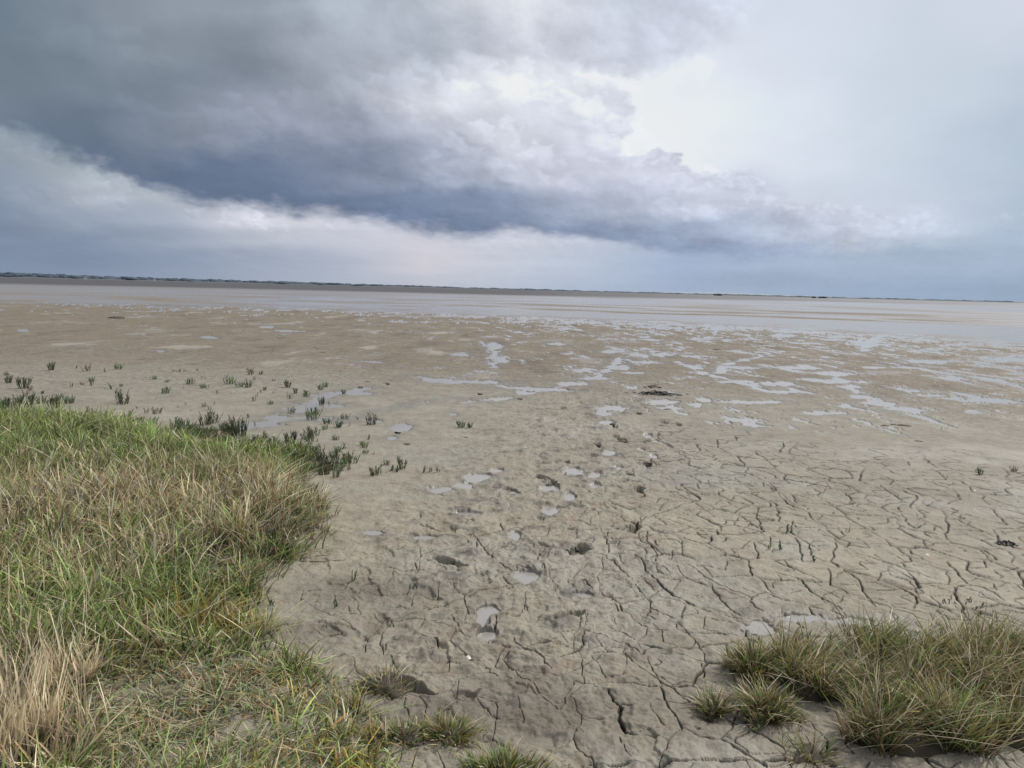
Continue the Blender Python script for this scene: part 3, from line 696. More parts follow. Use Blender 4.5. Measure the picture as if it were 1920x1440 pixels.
def blades(name, x, y, z, hgt, wid, lean, ldir, col, curl=None, tipcol=None, rnd=None):
    """n tapering bent blades in one mesh; lean = sideways travel as share of length"""
    rg = rnd or RNG
    n = len(x)
    ts = np.array([0, 0.3, 0.62, 0.85, 1.0]); ws = np.array([0.8, 1.0, 0.75, 0.42, 0.0])
    fa = rg.random(n) * 2 * np.pi
    wxv = np.cos(fa); wyv = np.sin(fa)
    curl = np.ones(n) * 1.8 if curl is None else curl
    V = np.zeros((n, 9, 3)); C = np.ones((n, 9, 4))
    tipcol = col * 1.12 if tipcol is None else tipcol
    kx = rg.normal(0, 0.05, n); ky = rg.normal(0, 0.05, n)
    k = 0
    for i, t_ in enumerate(ts):
        off = lean * hgt * t_ ** curl
        up = hgt * (t_ - 0.35 * np.clip(lean, 0, 1.2) * t_ ** (curl + .6))
        cx = x + np.cos(ldir) * off + kx * hgt * math.sin(t_ * 3.1)
        cy = y + np.sin(ldir) * off + ky * hgt * math.sin(t_ * 3.1)
        cz = z - 0.01 + np.maximum(up, 0.004)
        sh = 0.14 + 0.90 * min(1, t_ * 1.3)  # roots painted darker, standing in for shade down among the blades
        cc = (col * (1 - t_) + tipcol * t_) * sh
        if i < 4:
            for s in (-1, 1):
                V[:, k, 0] = cx + s * wxv * wid * ws[i] / 2; V[:, k, 1] = cy + s * wyv * wid * ws[i] / 2; V[:, k, 2] = cz
                C[:, k, :3] = cc; k += 1
        else:
            V[:, k, 0] = cx; V[:, k, 1] = cy; V[:, k, 2] = cz; C[:, k, :3] = cc
    base = (np.arange(n) * 9)[:, None]
    f = np.concatenate([base + np.array([[0, 1, 3, 2]]), base + np.array([[2, 3, 5, 4]]), base + np.array([[4, 5, 7, 6]]), base + np.array([[6, 7, 8]])], 1)
    counts = np.tile([4, 4, 4, 3], n)
    me = new_mesh(name, V.reshape(-1, 3), f.ravel(), counts, smooth=False)
    set_color(me, 'tint', np.clip(C.reshape(-1, 4), 0, 1))
    return me

GREEN = np.array([0.175, 0.265, 0.070]); LGREEN = np.array([0.33, 0.42, 0.13]); DGREEN = np.array([0.05, 0.085, 0.03])
STRAW = np.array([0.66, 0.53, 0.34]); TAN = np.array([0.33, 0.23, 0.12]); YELL = np.array([0.42, 0.33, 0.08]); GREY = np.array([0.42, 0.40, 0.34]); OLIVE = np.array([0.24, 0.25, 0.10]); ORANGE = np.array([0.40, 0.21, 0.07])

# --- sward of the left bank
def bank_points(n, seed):
    rg = np.random.default_rng(seed)
    xs = rg.uniform(-8.6, -0.2, n * 4); ys = rg.uniform(1.6, 11.5, n * 4)
    rr_ = np.hypot(xs, ys)
    keep = rg.random(n * 4) < np.clip(4.0 / rr_, 0.3, 1) ** 1.0
    keep &= (np.abs(xs / ys) < 0.80)
    sdv = poly_sd(xs, ys, BANK) + 0.12 * fbm(xs * 3, ys * 3, 3, 201)
    keep &= sdv > 0.02
    return xs[keep], ys[keep], sdv[keep], rg
def gauss(x_, y_, px, py, rx, ry=None):
    cx, cy = G(px, py, 0.12); ry = ry or rx
    return np.exp(-((x_ - cx) / rx) ** 2 - ((y_ - cy) / ry) ** 2)
def trampled(x_, y_):
    wob = 0.5 * fbm(x_ * 4, y_ * 4, 3, 207)
    return np.clip(gauss(x_, y_, 360, 1290, .27, .20) * 2.0 + gauss(x_, y_, 355, 1390, .30, .18) * 1.8 + .8 * gauss(x_, y_, 440, 1235, .14, .10) + wob * .4 + .02, 0, 1) * sm(.05, .3, gauss(x_, y_, 390, 1310, .7, .45))
# every tuft has its own height, lean and colour
tx, ty, tsd, rg = bank_points(5200, 70)
nt_f = len(tx)
per = rg.integers(9, 40, nt_f)
ti = np.repeat(np.arange(nt_f), per); n = len(ti)
trad = rg.uniform(.03, .11, nt_f)
an = rg.random(n) * 2 * np.pi; rad = np.sqrt(rg.random(n))
xs = tx[ti] + np.cos(an) * rad * trad[ti]; ys = ty[ti] + np.sin(an) * rad * trad[ti]
sdv = tsd[ti]
pale = trampled(xs, ys)
keep = rg.random(n) > 0.97 * pale
xs, ys, sdv, pale, ti, an, rad = [v_[keep] for v_ in (xs, ys, sdv, pale, ti, an, rad)]
n = len(xs)
tuft_h = rg.uniform(.40, 1.65, nt_f); tuft_dir = rg.normal(-0.6, 1.5, nt_f); tuft_lean = np.abs(rg.normal(0.15, .38, nt_f)); tuft_s = rg.normal(0, .30, nt_f); tuft_b = rg.uniform(.62, 1.5, nt_f)
nn = fbm(xs * 1.1, ys * 1.1, 4, 211); n3 = fbm(xs * 3.5, ys * 3.5, 3, 221)
straww = 0.36 + 0.16 * gauss(xs, ys, 400, 930, 1.2, .9) + 0.3 * gauss(xs, ys, 130, 960, 1.6, .7) + 0.3 * gauss(xs, ys, 60, 1080, .9, .5) + 0.1 * gauss(xs, ys, 530, 980, .5, .5) + 0.45 * gauss(xs, ys, 80, 1330, .5, .5) + 0.35 * nn
straww -= 0.40 * gauss(xs, ys, 130, 815, 2.6, 1.3) + 0.45 * gauss(xs, ys, 240, 1130, .6, .45) + 0.3 * gauss(xs, ys, 430, 1080, .35, .25) + 0.4 * gauss(xs, ys, 620, 1370, .4, .4) + 0.25 * gauss(xs, ys, 520, 860, 1, .6) + .2 * gauss(xs, ys, 300, 1250, .5, .3)
straww = np.clip(straww + tuft_s[ti], 0.05, 0.92)
yelw = np.clip(0.9 * gauss(xs, ys, 380, 1150, .22, .18) + 0.8 * gauss(xs, ys, 550, 1275, .25, .15) + 0.6 * gauss(xs, ys, 620, 1400, .35, .2) + 0.5 * gauss(xs, ys, 470, 1110, .2, .2) + .3 * gauss(xs, ys, 300, 1240, .2, .1), 0, 1)
def grass_col(n, u, v_, sw, yw):
    col = np.where((u < sw)[:, None], STRAW * rg.uniform(0.55, 1.2, n)[:, None], GREEN * rg.uniform(0.6, 1.4, n)[:, None])
    col = np.where(((u >= sw) & (v_ < 0.42))[:, None], LGREEN * rg.uniform(0.6, 1.1, n)[:, None], col)
    col = np.where(((u >= sw) & (v_ > 0.72))[:, None], OLIVE * rg.uniform(0.7, 1.3, n)[:, None], col)
    col = np.where(((u < sw) & (v_ < 0.35))[:, None], TAN * rg.uniform(0.6, 1.3, n)[:, None], col)
    col = np.where(((u < sw) & (v_ > 0.85))[:, None], GREY * rg.uniform(0.7, 1.3, n)[:, None], col)
    return np.where((rg.random(n) < yw * 0.75)[:, None], np.where((v_ < 0.2)[:, None], ORANGE, YELL) * rg.uniform(0.6, 1.1, n)[:, None], col)
u = rg.random(n); v_ = rg.random(n)
col = grass_col(n, u, v_, straww, yelw) * tuft_b[ti][:, None] * (1 + .35 * np.clip(gauss(xs, ys, 600, 1350, .35, .3) + gauss(xs, ys, 560, 1280, .2, .15), 0, 1))[:, None]
hp = rg.uniform(0.07, 0.21, n) * tuft_h[ti] * (1 + 0.25 * n3) * (1 - 0.6 * pale) * np.clip(0.6 + sdv * 1.6, 0.55, 1) * (1 - 0.35 * yelw)
hp *= 1 - 0.2 * gauss(xs, ys, 600, 1340, .5, .4)
tall = gauss(xs, ys, 400, 920, 1.2, .8) + gauss(xs, ys, 560, 980, .3, .4)
hp *= 1 + 0.25 * np.clip(tall, 0, 1) * (u < straww)
lx = np.cos(tuft_dir[ti]) * tuft_lean[ti] + np.cos(an) * rad * .45 + rg.normal(0, .3, n)
ly = np.sin(tuft_dir[ti]) * tuft_lean[ti] + np.sin(an) * rad * .45 + rg.normal(0, .42, n); lx += rg.normal(0, .32, n)
lean = np.hypot(lx, ly) + .3 * pale; ldw = np.arctan2(ly, lx)
col = np.where((rg.random(n) < .06)[:, None], np.array([.80, .70, .50]), col); col = np.where((rg.random(n) < .16)[:, None], col * .4, col)
wd = rg.uniform(0.0036, 0.0085, n) * (1 + 0.04 * np.hypot(xs, ys))
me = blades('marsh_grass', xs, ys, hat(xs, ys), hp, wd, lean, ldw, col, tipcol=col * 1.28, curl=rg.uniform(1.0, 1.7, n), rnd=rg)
tag(link('marsh_grass', me, grass_m), 'dense tousled green and straw coloured salt marsh grass covering the left bank', 'grass', kind='stuff')
# flattened, mud-stained blades on the trampled ground
xs = rg.uniform(-2.4, -.2, 60000); ys = rg.uniform(2.0, 4.2, 60000)
k_ = (rg.random(60000) < trampled(xs, ys) * .7 + .04 * gauss(xs, ys, 370, 1300, .8, .6)) & (poly_sd(xs, ys, BANK) > 0.03)
k_ &= fbm(xs * 6, ys * 6, 3, 209) + rg.normal(0, .25, 60000) > -.05
xs, ys = xs[k_][:3000], ys[k_][:3000]; n = len(xs); v_ = rg.random(n)
col = np.where((v_ < .4)[:, None], (LGREEN * .6 + GREY * .55), np.where((v_ < .75)[:, None], STRAW * .9, np.where((v_ < .85)[:, None], ORANGE, GREEN * 1.2))) * rg.uniform(.6, 1.1, n)[:, None]
me = blades('trampled_grass', xs, ys, hat(xs, ys) + .012, rg.uniform(.03, .10, n), rg.uniform(.004, .008, n), np.abs(rg.normal(1.1, .6, n)), rg.random(n) * 6.28, col, curl=rg.uniform(.8, 1.4, n), rnd=rg)
tag(link('trampled_grass', me, straw_m), 'short flattened muddy grass on the trodden patch of the bank', 'grass', kind='stuff')
# --- long dead stalks lying across the sward
xs, ys, sdv, rg = bank_points(2600, 83)
k_ = rg.random(len(xs)) > 0.9 * np.clip(gauss(xs, ys, 370, 1285, .42, .30) + gauss(xs, ys, 350, 1390, .40, .25), 0, 1)
k_ &= rg.random(len(xs)) < 0.35 + 0.65 * np.clip(gauss(xs, ys, 300, 930, 2, 1) + gauss(xs, ys, 60, 1200, 1, 1), 0, 1)
xs, ys = xs[k_], ys[k_]; n = len(xs)
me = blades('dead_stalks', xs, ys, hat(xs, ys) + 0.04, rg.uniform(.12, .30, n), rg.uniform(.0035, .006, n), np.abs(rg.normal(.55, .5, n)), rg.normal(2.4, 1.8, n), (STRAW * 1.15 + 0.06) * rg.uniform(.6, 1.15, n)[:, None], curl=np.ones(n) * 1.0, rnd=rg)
tag(link('dead_grass_stalks', me, straw_m), 'bleached dead stalks leaning over the marsh grass', 'dead stalks', kind='stuff')

# --- countable tussocks
def tussock(name, label, px, py, rx, ry, n, h0, h1, straw_f, seed, green=OLIVE, mound=0.03, long_n=0, group=None, cat='tussock', lean=0.45, ldm=None, offs=None, yel=0.15):
    rg = np.random.default_rng(seed)
    cx, cy = G(px, py)
    root = bpy.data.objects.new(name, None); COL.objects.link(root); root.location = (cx, cy, 0); root.empty_display_size = 0.1
    tag(root, label, cat, group)
    rad = np.sqrt(rg.random(n)); an = rg.random(n) * 2 * np.pi
    if offs:
        kk = rg.integers(0, len(offs), n)
        O = np.array(offs)[kk]
        ntf = 300; lk = rg.integers(0, len(offs), ntf); OO = np.array(offs)[lk]; ta = rg.random(ntf) * 6.28; tr = np.sqrt(rg.random(ntf))
        tcx = OO[:, 0] + tr * np.cos(ta) * OO[:, 2]; tcy = OO[:, 1] + tr * np.sin(ta) * OO[:, 3]; trr = rg.uniform(.02, .075, ntf)
        tid = rg.choice(ntf, n, p=(lambda w: w / w.sum())(rg.uniform(.2, 1, ntf)))
        ox = tcx[tid] + rad * np.cos(an) * trr[tid]; oy = tcy[tid] + rad * np.sin(an) * trr[tid]
        tH = rg.uniform(.55, 1.4, ntf)[tid]; tS = rg.normal(0, .28, ntf)[tid]; tB = rg.uniform(.6, 1.35, ntf)[tid]; tD = rg.random(ntf)[tid] * 6.28
    else:
        ed = 1 + 0.3 * np.sin(an * 3 + seed) + 0.2 * np.sin(an * 7 + seed * 2)
        ox = rad * np.cos(an) * rx * ed; oy = rad * np.sin(an) * ry * ed
    gz = hat(cx + ox, cy + oy)
    mz = (.035 if offs else 1) * (1 if offs else mound) * np.exp(-(0 if offs else 1) * (((ox / rx) ** 2 + (oy / ry) ** 2) * 1.5))
    u = rg.random(n) - (tS if offs else 0); v = rg.random(n)
    col = np.where((u < straw_f)[:, None], np.where((v < .5)[:, None], STRAW * .85, TAN) * rg.uniform(.6, 1.2, n)[:, None], np.where((v < .3)[:, None], GREEN * 1.1, green) * rg.uniform(.6, 1.3, n)[:, None])
    col = np.where(((u > straw_f) & (v > 1 - yel))[:, None], YELL * rg.uniform(.6, 1, n)[:, None], col)
    ldr = an + rg.normal(0, 0.6, n)
    if ldm is not None: ldr = np.where(rg.random(n) < .3, rg.normal(ldm, .9, n), ldr)
    hh = (h0 + (h1 * 1.2 - h0) * rg.random(n) ** 1.5) * (1 - 0.25 * rad)
    col = np.where((rg.random(n) < .08)[:, None], np.array([.78, .68, .50]), col); col = np.where((rg.random(n) < .18)[:, None], col * .4, col)
    if offs: hh *= tH; col = col * tB[:, None]; ldr = np.where(rg.random(n) < .4, tD + rg.normal(0, .5, n), ldr)
    leanv = lean * (0.2 + 0.8 * rad) + np.abs(rg.normal(0, .32, n))
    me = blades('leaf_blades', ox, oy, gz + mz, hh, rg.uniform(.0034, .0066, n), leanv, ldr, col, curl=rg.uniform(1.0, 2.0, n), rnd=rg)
    link('leaf_blades', me, grass_m, root)
    if long_n:
        i = rg.integers(0, n, long_n)
        me = blades('dry_stems', ox[i], oy[i], gz[i] + mz[i] + .02, rg.uniform(h1 * .9, h1 * 1.7, long_n), rg.uniform(.0028, .0048, long_n), np.abs(rg.normal(.9, .5, long_n)), rg.normal(ldm if ldm is not None else 0, 1.3, long_n), (GREY * .6 + STRAW * .6) * rg.uniform(.6, 1.1, long_n)[:, None], curl=np.ones(long_n), rnd=rg)
        link('dry_stems', me, straw_m, root)
    # root mound of silt and old thatch
    nv = 26; rings = 7
    V = [(0, 0, mound + float(hat(cx, cy)[0]))]; C = [(.08, .066, .045, 1)]; Fl = []; ct_ = []
    if not offs:
        for j in range(1, rings + 1):
            f_ = j / rings
            for k in range(nv):
                a_ = 2 * math.pi * k / nv
                e_ = (1 + 0.3 * math.sin(a_ * 3 + seed) + 0.2 * math.sin(a_ * 7 + seed * 2)) * f_ * 1.05
                vx, vy = math.cos(a_) * rx * e_, math.sin(a_) * ry * e_
                V.append((vx, vy, float(hat(cx + vx, cy + vy)[0]) + mound * math.cos(f_ * math.pi / 2) * rg.uniform(.85, 1.15) + (0.018 if j < rings else -.02)))
                cc = rg.uniform(.75, 1.2); C.append((.085 * cc, .070 * cc, .048 * cc, 1))
        for k in range(nv):
            Fl += [0, 1 + k, 1 + (k + 1) % nv]; ct_.append(3)
        for j in range(rings - 1):
            for k in range(nv):
                p = 1 + j * nv; q = p + nv
                Fl += [p + k, q + k, q + (k + 1) % nv, p + (k + 1) % nv]; ct_.append(4)
    else:
        O = np.array(offs); gn = 70
        gx_ = np.linspace(O[:, 0].min() - .4, O[:, 0].max() + .4, gn); gy_ = np.linspace(O[:, 1].min() - .35, O[:, 1].max() + .35, gn)
        GX_, GY_ = np.meshgrid(gx_, gy_); GX_ = GX_.ravel(); GY_ = GY_.ravel(); f_ = np.zeros(len(GX_))
        for o4 in O: f_ = np.maximum(f_, np.exp(-(((GX_ - o4[0]) / o4[2]) ** 2 + ((GY_ - o4[1]) / o4[3]) ** 2) * .9))
        zz_ = hat(cx + GX_, cy + GY_) - .03 + .095 * sm(.18, .8, f_ + .12 * fbm(GX_ * 9, GY_ * 9, 3, 9))
        V = np.stack([GX_, GY_, zz_], 1); cc = .8 + .4 * fbm(GX_ * 14, GY_ * 14, 3, 12)
        C = np.stack([.075 * cc, .060 * cc, .040 * cc, cc * 0 + 1], 1)  # mound coloured dark to paint shade into the tussock base and gaps
        fm = f_.reshape(gn, gn); Fl = []; ct_ = []
        for a_ in range(gn - 1):
            for b_ in range(gn - 1):
                if fm[a_:a_ + 2, b_:b_ + 2].max() > .10: Fl += [a_ * gn + b_, a_ * gn + b_ + 1, (a_ + 1) * gn + b_ + 1, (a_ + 1) * gn + b_]; ct_.append(4)
    me = new_mesh('root_mound', V, Fl, ct_); set_color(me, 'tint', C)
    link('root_mound', me, straw_m, root)
    return root

# the broad tussock at lower right is one matted clump
def offs_from(px, py, L_):
    cx, cy = G(px, py); out = []
    for (a, b, ra, rb_) in L_:
        x_, y_ = G(a, b); out.append((x_ - cx, y_ - cy, ra, rb_))
    return out
BIG = [(1830,1270,.16,.14),(1880,1295,.16,.14),(1790,1240,.2,.12),(1960,1290,.2,.2),(1500,1265,.10,.10),(1510,1300,.10,.10),(1850,1250,.2,.12),(1930,1250,.2,.12),(1900,1390,.16,.1),(1560,1260,.20,.20),(1640,1250,.22,.24),(1640,1250,.22,.22),(1720,1270,.24,.22),(1700,1330,.24,.2),(1790,1330,.22,.2),(1790,1290,.22,.2),(1860,1330,.24,.24),(1900,1300,.2,.22),(1940,1340,.24,.24),(1620,1310,.16,.12),(1730,1370,.2,.12),(1660,1385,.14,.10),(1820,1380,.2,.12),(1700,1400,.22,.10),(1790,1400,.16,.09)]
tussock('grass_tussock', 'broad matted tussock of olive and straw grass at the lower right beside the shallow pool', 1700, 1320, .75, .45, 17000, .06, .20, .42, 301, OLIVE * 1.15, .05, 170, lean=.5, ldm=-.55, offs=offs_from(1700, 1320, BIG), yel=.18)
tussock('grass_tussock', 'small dark based tussock at the upper left corner of the broad matted tussock', 1412, 1268, .085, .08, 1100, .07, .16, .3, 302, OLIVE * .85, .04, 8, lean=.45)
tussock('grass_tussock', 'separate round green tuft standing alone on mud left of the broad tussock', 1338, 1335, .045, .04, 300, .05, .11, .3, 303, OLIVE * 1.1, .02, 0, lean=.7, yel=.2)
tussock('grass_tussock', 'green tussock with a few bleached leaves trailing down to its front', 1438, 1345, .085, .10, 950, .05, .14, .30, 304, OLIVE * .85, .03, 14, lean=.55, ldm=-.9)
tussock('grass_tussock', 'thin sparse tuft in front of the tussocks near the bottom edge', 1520, 1425, .07, .07, 160, .05, .13, .35, 305, OLIVE, .01, 6, lean=.6)
tussock('grass_tussock', 'ragged olive and straw tuft on trampled mud right of the green bank edge', 722, 1290, .10, .09, 330, .03, .10, .5, 306, OLIVE, .02, 10, lean=.8, yel=.2)
tussock('grass_tussock', 'low pale green tuft with withered blades just right of the bank corner', 765, 1385, .10, .06, 420, .03, .09, .4, 307, LGREEN * .7, .02, 6, lean=.7, yel=.25)
tussock('grass_tussock', 'small yellow green tuft below the round boot print', 843, 1385, .09, .06, 520, .04, .10, .25, 308, LGREEN * .65, .02, 0, lean=.7, yel=.35)
tussock('grass_tussock', 'bright green tuft cut off by the bottom edge of the photo', 945, 1458, .13, .06, 800, .04, .10, .12, 309, GREEN * 1.1, .03, 0, lean=.5, yel=.35)
tussock('grass_tussock', 'tiny yellow sprig of grass beneath the tuft under the boot print', 867, 1408, .03, .02, 70, .03, .07, .2, 310, YELL, .006, 0, lean=.6)
tussock('grass_tussock', 'isolated green tuft on the left edge of the mud beside the bank', 505, 1052, .10, .07, 420, .05, .12, .1, 311, DGREEN, .02, 0, lean=.5, yel=0)

# --- dead reeds at the lower left: thick broken straw stalks
def reeds(label, px, py, rx, ry, n, h0, h1, seed):
    rg = np.random.default_rng(seed); cx, cy = G(px, py, .12)
    root = bpy.data.objects.new('dead_reed_clump', None); COL.objects.link(root); root.location = (cx, cy, 0); tag(root, label, 'reeds', 'dead reed clumps on the left bank')
    for part, m_, w0, w1 in (('broken_stalks', int(n * .75), .005, .009), ('dry_leaves', n, .003, .006)):
        ox = rg.uniform(-rx, rx, m_); oy = rg.uniform(-ry, ry, m_)
        hh = rg.uniform(h0, h1, m_) * (1 if part == 'broken_stalks' else .7)
        bd = rg.integers(0, 7, m_); bx_ = rg.uniform(-rx, rx, 7); by_ = rg.uniform(-ry, ry, 7); ox = bx_[bd] + rg.normal(0, rx * .18, m_); oy = by_[bd] + rg.normal(0, ry * .18, m_); hh = hh * rg.uniform(.6, 1.15, 7)[bd]
        le = np.abs(rg.normal(.08 if part == 'broken_stalks' else .22, .08 if part == 'broken_stalks' else .3, m_))
        me = blades(part, ox, oy, hat(cx + ox, cy + oy), hh, rg.uniform(w0, w1, m_), le + (.22 if part == 'broken_stalks' else 0), (rg.random(7) * 6.28)[bd] + rg.normal(0, .8, m_), (STRAW * 1.15 + np.array([.12, .11, .10])) * rg.uniform(.4, 1.25, m_)[:, None], curl=np.ones(m_), rnd=rg)
        link(part, me, straw_m, root)
reeds('largest clump of thick bleached dead reed stalks at the lower left corner', 45, 1420, .17, .14, 270, .22, .46, 401)
reeds('narrower clump of broken dead reeds right behind the largest one', 92, 1300, .10, .08, 150, .18, .34, 402)
reeds('short wisp of dead reed stalks in the green grass above the reed clumps', 150, 1130, .09, .08, 50, .14, .28, 403)

# ------------------------------------------------------------------ glasswort sprigs
def glasswort(seed, nst, spread, h0, h1, col1, col2):
    rg = random.Random(seed); V = []; C = []; Fl = []; ct_ = []
    def tube(p, q, ra, rb_, c, seg=3):
        # a jointed fleshy stem: slight swelling at each joint
        d = Vector(q) - Vector(p); ax = d.normalized(); s = ax.orthogonal().normalized(); t_ = ax.cross(s)
        b = len(V); joints = 4
        for j in range(joints + 1):
            f_ = j / joints; rad = (ra * (1 - f_) + rb_ * f_) * (1.25 if j % 2 else .85) * (0.35 if j == joints else 1)
            for k in range(seg):
                a = 2 * math.pi * k / seg
                v = Vector(p) + d * f_ + (s * math.cos(a) + t_ * math.sin(a)) * rad
                V.append(tuple(v)); C.append((*[cc * (0.7 + .5 * f_) for cc in c], 1))
        for j in range(joints):
            for k in range(seg):
                Fl.extend([b + j * seg + k, b + j * seg + (k + 1) % seg, b + (j + 1) * seg + (k + 1) % seg, b + (j + 1) * seg + k]); ct_.append(4)
    for i in range(nst):
        a = rg.random() * 6.28; rd = spread * math.sqrt(rg.random())
        p = Vector((math.cos(a) * rd, math.sin(a) * rd, -0.005)); hh = rg.uniform(h0, h1)
        tip = p + Vector((rg.gauss(0, .18) * hh + math.cos(a) * .2 * hh, rg.gauss(0, .18) * hh + math.sin(a) * .2 * hh, hh))
        f_ = rg.random(); c = [col1[k] * f_ + col2[k] * (1 - f_) for k in range(3)]
        tube(p, tip, .0030, .0018, c)
        for b_ in range(rg.randint(2, 4)):
            t_ = rg.uniform(.25, .8); s0 = p.lerp(tip, t_); an = rg.random() * 6.28; l_ = hh * rg.uniform(.2, .4)
            tube(s0, s0 + Vector((math.cos(an) * l_ * .5, math.sin(an) * l_ * .5, l_ * .85)), .0026, .0016, c)
    me = new_mesh('glasswort', V, Fl, ct_); set_color(me, 'tint', C); me.materials.append(fleshy_m)
    return me
DG = (.065, .10, .042); BRN = (.15, .105, .075); MG = (.16, .23, .085); RED = (.19, .115, .08); BK = (.038, .045, .028)
gw = {
 'd': [glasswort(s, 18, .04, .06, .13, DG, BRN) for s in (1, 2, 3)],
 'b': [glasswort(s, 9, .03, .05, .11, RED, BRN) for s in (4, 5)],
 'g': [glasswort(s, 20, .055, .05, .11, MG, DG) for s in (6, 7, 8)],
 's': [glasswort(s, 3, .02, .03, .07, DG, MG) for s in (9, 10, 11)],
 'k': [glasswort(s, 24, .045, .07, .15, BK, DG) for s in (12, 13)],
 'f': [glasswort(s, 26, .12, .015, .04, BK, BRN) for s in (14,)],
}
LBL = {'d': 'dark green glasswort sprig standing on the pale mud', 'b': 'reddish brown glasswort sprig standing on the pale mud', 'g': 'mid green glasswort sprig growing on the mud beyond the grass bank',
       's': 'tiny thin seedling of only a few stems on bare mud', 'k': 'blackish dense glasswort sprig on the mud beyond the grass bank', 'f': 'flat dark sprawling plant on the mud'}
GRP = {'d': 'dark green glasswort sprigs', 'b': 'reddish glasswort sprigs', 'g': 'mid green glasswort sprigs', 's': 'tiny seedlings on the mud', 'k': 'blackish glasswort sprigs', 'f': 'flat sprawling plants'}
PL = [(95,696,'d',1.1),(163,698,'b',1.3),(198,699,'s',1.2),(222,694,'g',1),(141,692,'s',1),(373,698,'s',1.2),(470,704,'d',1),(489,704,'d',.6),(478,715,'s',1.2),(430,722,'g',1.2),(450,728,'g',.9),(465,729,'d',.9),(541,728,'d',1),
 (15,720,'d',1),(44,730,'d',1.5),(57,733,'b',.8),(31,719,'s',1),(132,727,'s',1.5),(155,724,'b',.8),(172,724,'b',.9),(213,731,'s',1.5),(231,758,'d',1.4),(311,740,'g',1),(357,722,'g',.9),(380,710,'s',1),(490,738,'s',1),(408,741,'s',1),(543,749,'b',.8),(555,739,'d',.6),(475,755,'s',1.4),
 (50,765,'k',1.2),(30,766,'d',1.2),(77,757,'d',1),(102,766,'d',1.3),(108,757,'d',1.1),(132,757,'g',1.1),(58,748,'s',1.5),(36,756,'d',.9),(10,768,'k',1.1),(3,778,'k',1.2),
 (193,790,'k',.9),(168,784,'d',.9),(330,802,'g',1),(345,800,'g',1),(360,806,'g',.8),(385,799,'d',1.2),(400,796,'d',1),(437,822,'k',1),(450,822,'k',1.2),(432,812,'k',.8),(305,820,'b',1.1),(322,815,'d',.9),(400,834,'b',1.3),(415,828,'b',1),(465,850,'k',1),
 (275,776,'b',.7),(290,778,'b',.9),(300,776,'b',.6),(240,782,'s',1.5),(545,776,'g',.7),(585,786,'g',1.2),(603,758,'k',.7),(590,778,'d',.9),(615,796,'g',.8),(634,803,'k',.7),(645,740,'k',.5),(465,786,'b',.6),(437,796,'b',1),(395,770,'s',1.2),(300,772,'s',1),
 (510,837,'k',.7),(545,832,'k',.9),(575,826,'d',1),(587,820,'g',.9),(560,858,'g',1.2),(600,852,'g',.8),(528,868,'g',1),(650,872,'g',.9),(640,878,'g',.8),(620,882,'d',.8),(662,872,'s',1.4),(606,874,'k',.6),(625,860,'d',.7),(696,798,'d',1),(865,804,'k',.7),(881,804,'k',.5),(646,786,'g',.7),(672,788,'s',.8),
 (702,893,'d',.7),(712,890,'s',1.2),(755,881,'d',.8),(741,886,'s',1.2),(730,884,'s',1.1),(790,888,'s',1),(806,888,'s',1),(822,889,'s',1),(660,1090,'s',1),(633,1145,'s',.9),(640,845,'s',1),(565,915,'g',1),(580,930,'g',.9),
 (1480,1005,'s',1.4),(1442,1035,'s',.8),(1466,1038,'s',1),(1530,1058,'s',1),(1474,840,'s',1),(1900,888,'d',.5),(1838,893,'d',.5),(1810,1140,'f',.9),(1520,1035,'s',.7),(1590,1000,'s',.7),(1835,1170,'s',.7),(337,698,'f',1.1),(1057,895,'s',.7),(518,1140,'s',1),(520,950,'s',1),(690,826,'s',1)]
rs = random.Random(17)
for _ in range(46):
    a_, b_ = rs.uniform(0, 640), rs.gauss(742, 26)
    if b_ > 775 + max(0, (a_ - 280)) * .2 or b_ < 694: continue
    PL.append((round(a_, 1), round(b_, 1), rs.choice('sssdgb'), rs.uniform(.35, .9)))
for _ in range(30): PL.append((round(rs.gauss(610, 45), 1), round(rs.gauss(850, 24), 1), rs.choice('ssgd'), rs.uniform(.4, .85)))
special = {(95,696): 'lone dark sprig farthest out on the mud at the left', (163,698): 'bushy reddish sprig right of the lone dark one far out on the mud', (231,758): 'tall dark sprig alone on pale mud behind the grass bank',
 (44,730): 'stout dark sprig near the left edge standing beside a tiny pool', (696,798): 'single squat sprig on bare mud right of the narrow water channel', (865,804): 'larger of two neighbouring dark sprigs alone in the middle of the mud',
 (881,804): 'smaller of two neighbouring dark sprigs alone in the middle of the mud', (337,698): 'flat dark plant lying far out on the mud behind the grass bank', (1810,1140): 'flat dark green plant growing in a crack above the lower right tussock',
 (603,758): 'blackish sprig on the far bank of the narrow water channel', (645,740): 'tiny black sprig at the far end of the narrow water channel', (660,1090): 'thin green seedling above a curved crack right of the bank',
 (1480,1005): 'thin pale green seedling among the cracks above the pool at the right', (585,786): 'green sprig at the right bank of the narrow water channel', (633,1145): 'tiny green seedling near the bank edge below the curved crack'}
for (px, py, kd, sc) in PL:
    gx, gy = G(px, py)
    gz = float(hat([gx], [gy])[0])
    if gz > 0.03: gx, gy = G(px, py, gz); gz = float(hat([gx], [gy])[0])
    me = rs.choice(gw[kd])
    o = bpy.data.objects.new('sprawling_plant' if kd == 'f' else 'seedling' if kd == 's' else 'glasswort', me); COL.objects.link(o)
    o.location = (gx, gy, gz + (0.01 if gz < .03 else 0)); o.rotation_euler = (0, 0, rs.random() * 6.28); o.scale = (sc * 1.15,) * 2 + (sc * rs.uniform(1.0, 1.3),)
    sp = special.get((px, py))
    tag(o, sp or LBL[kd], 'plant', None if sp else GRP[kd])
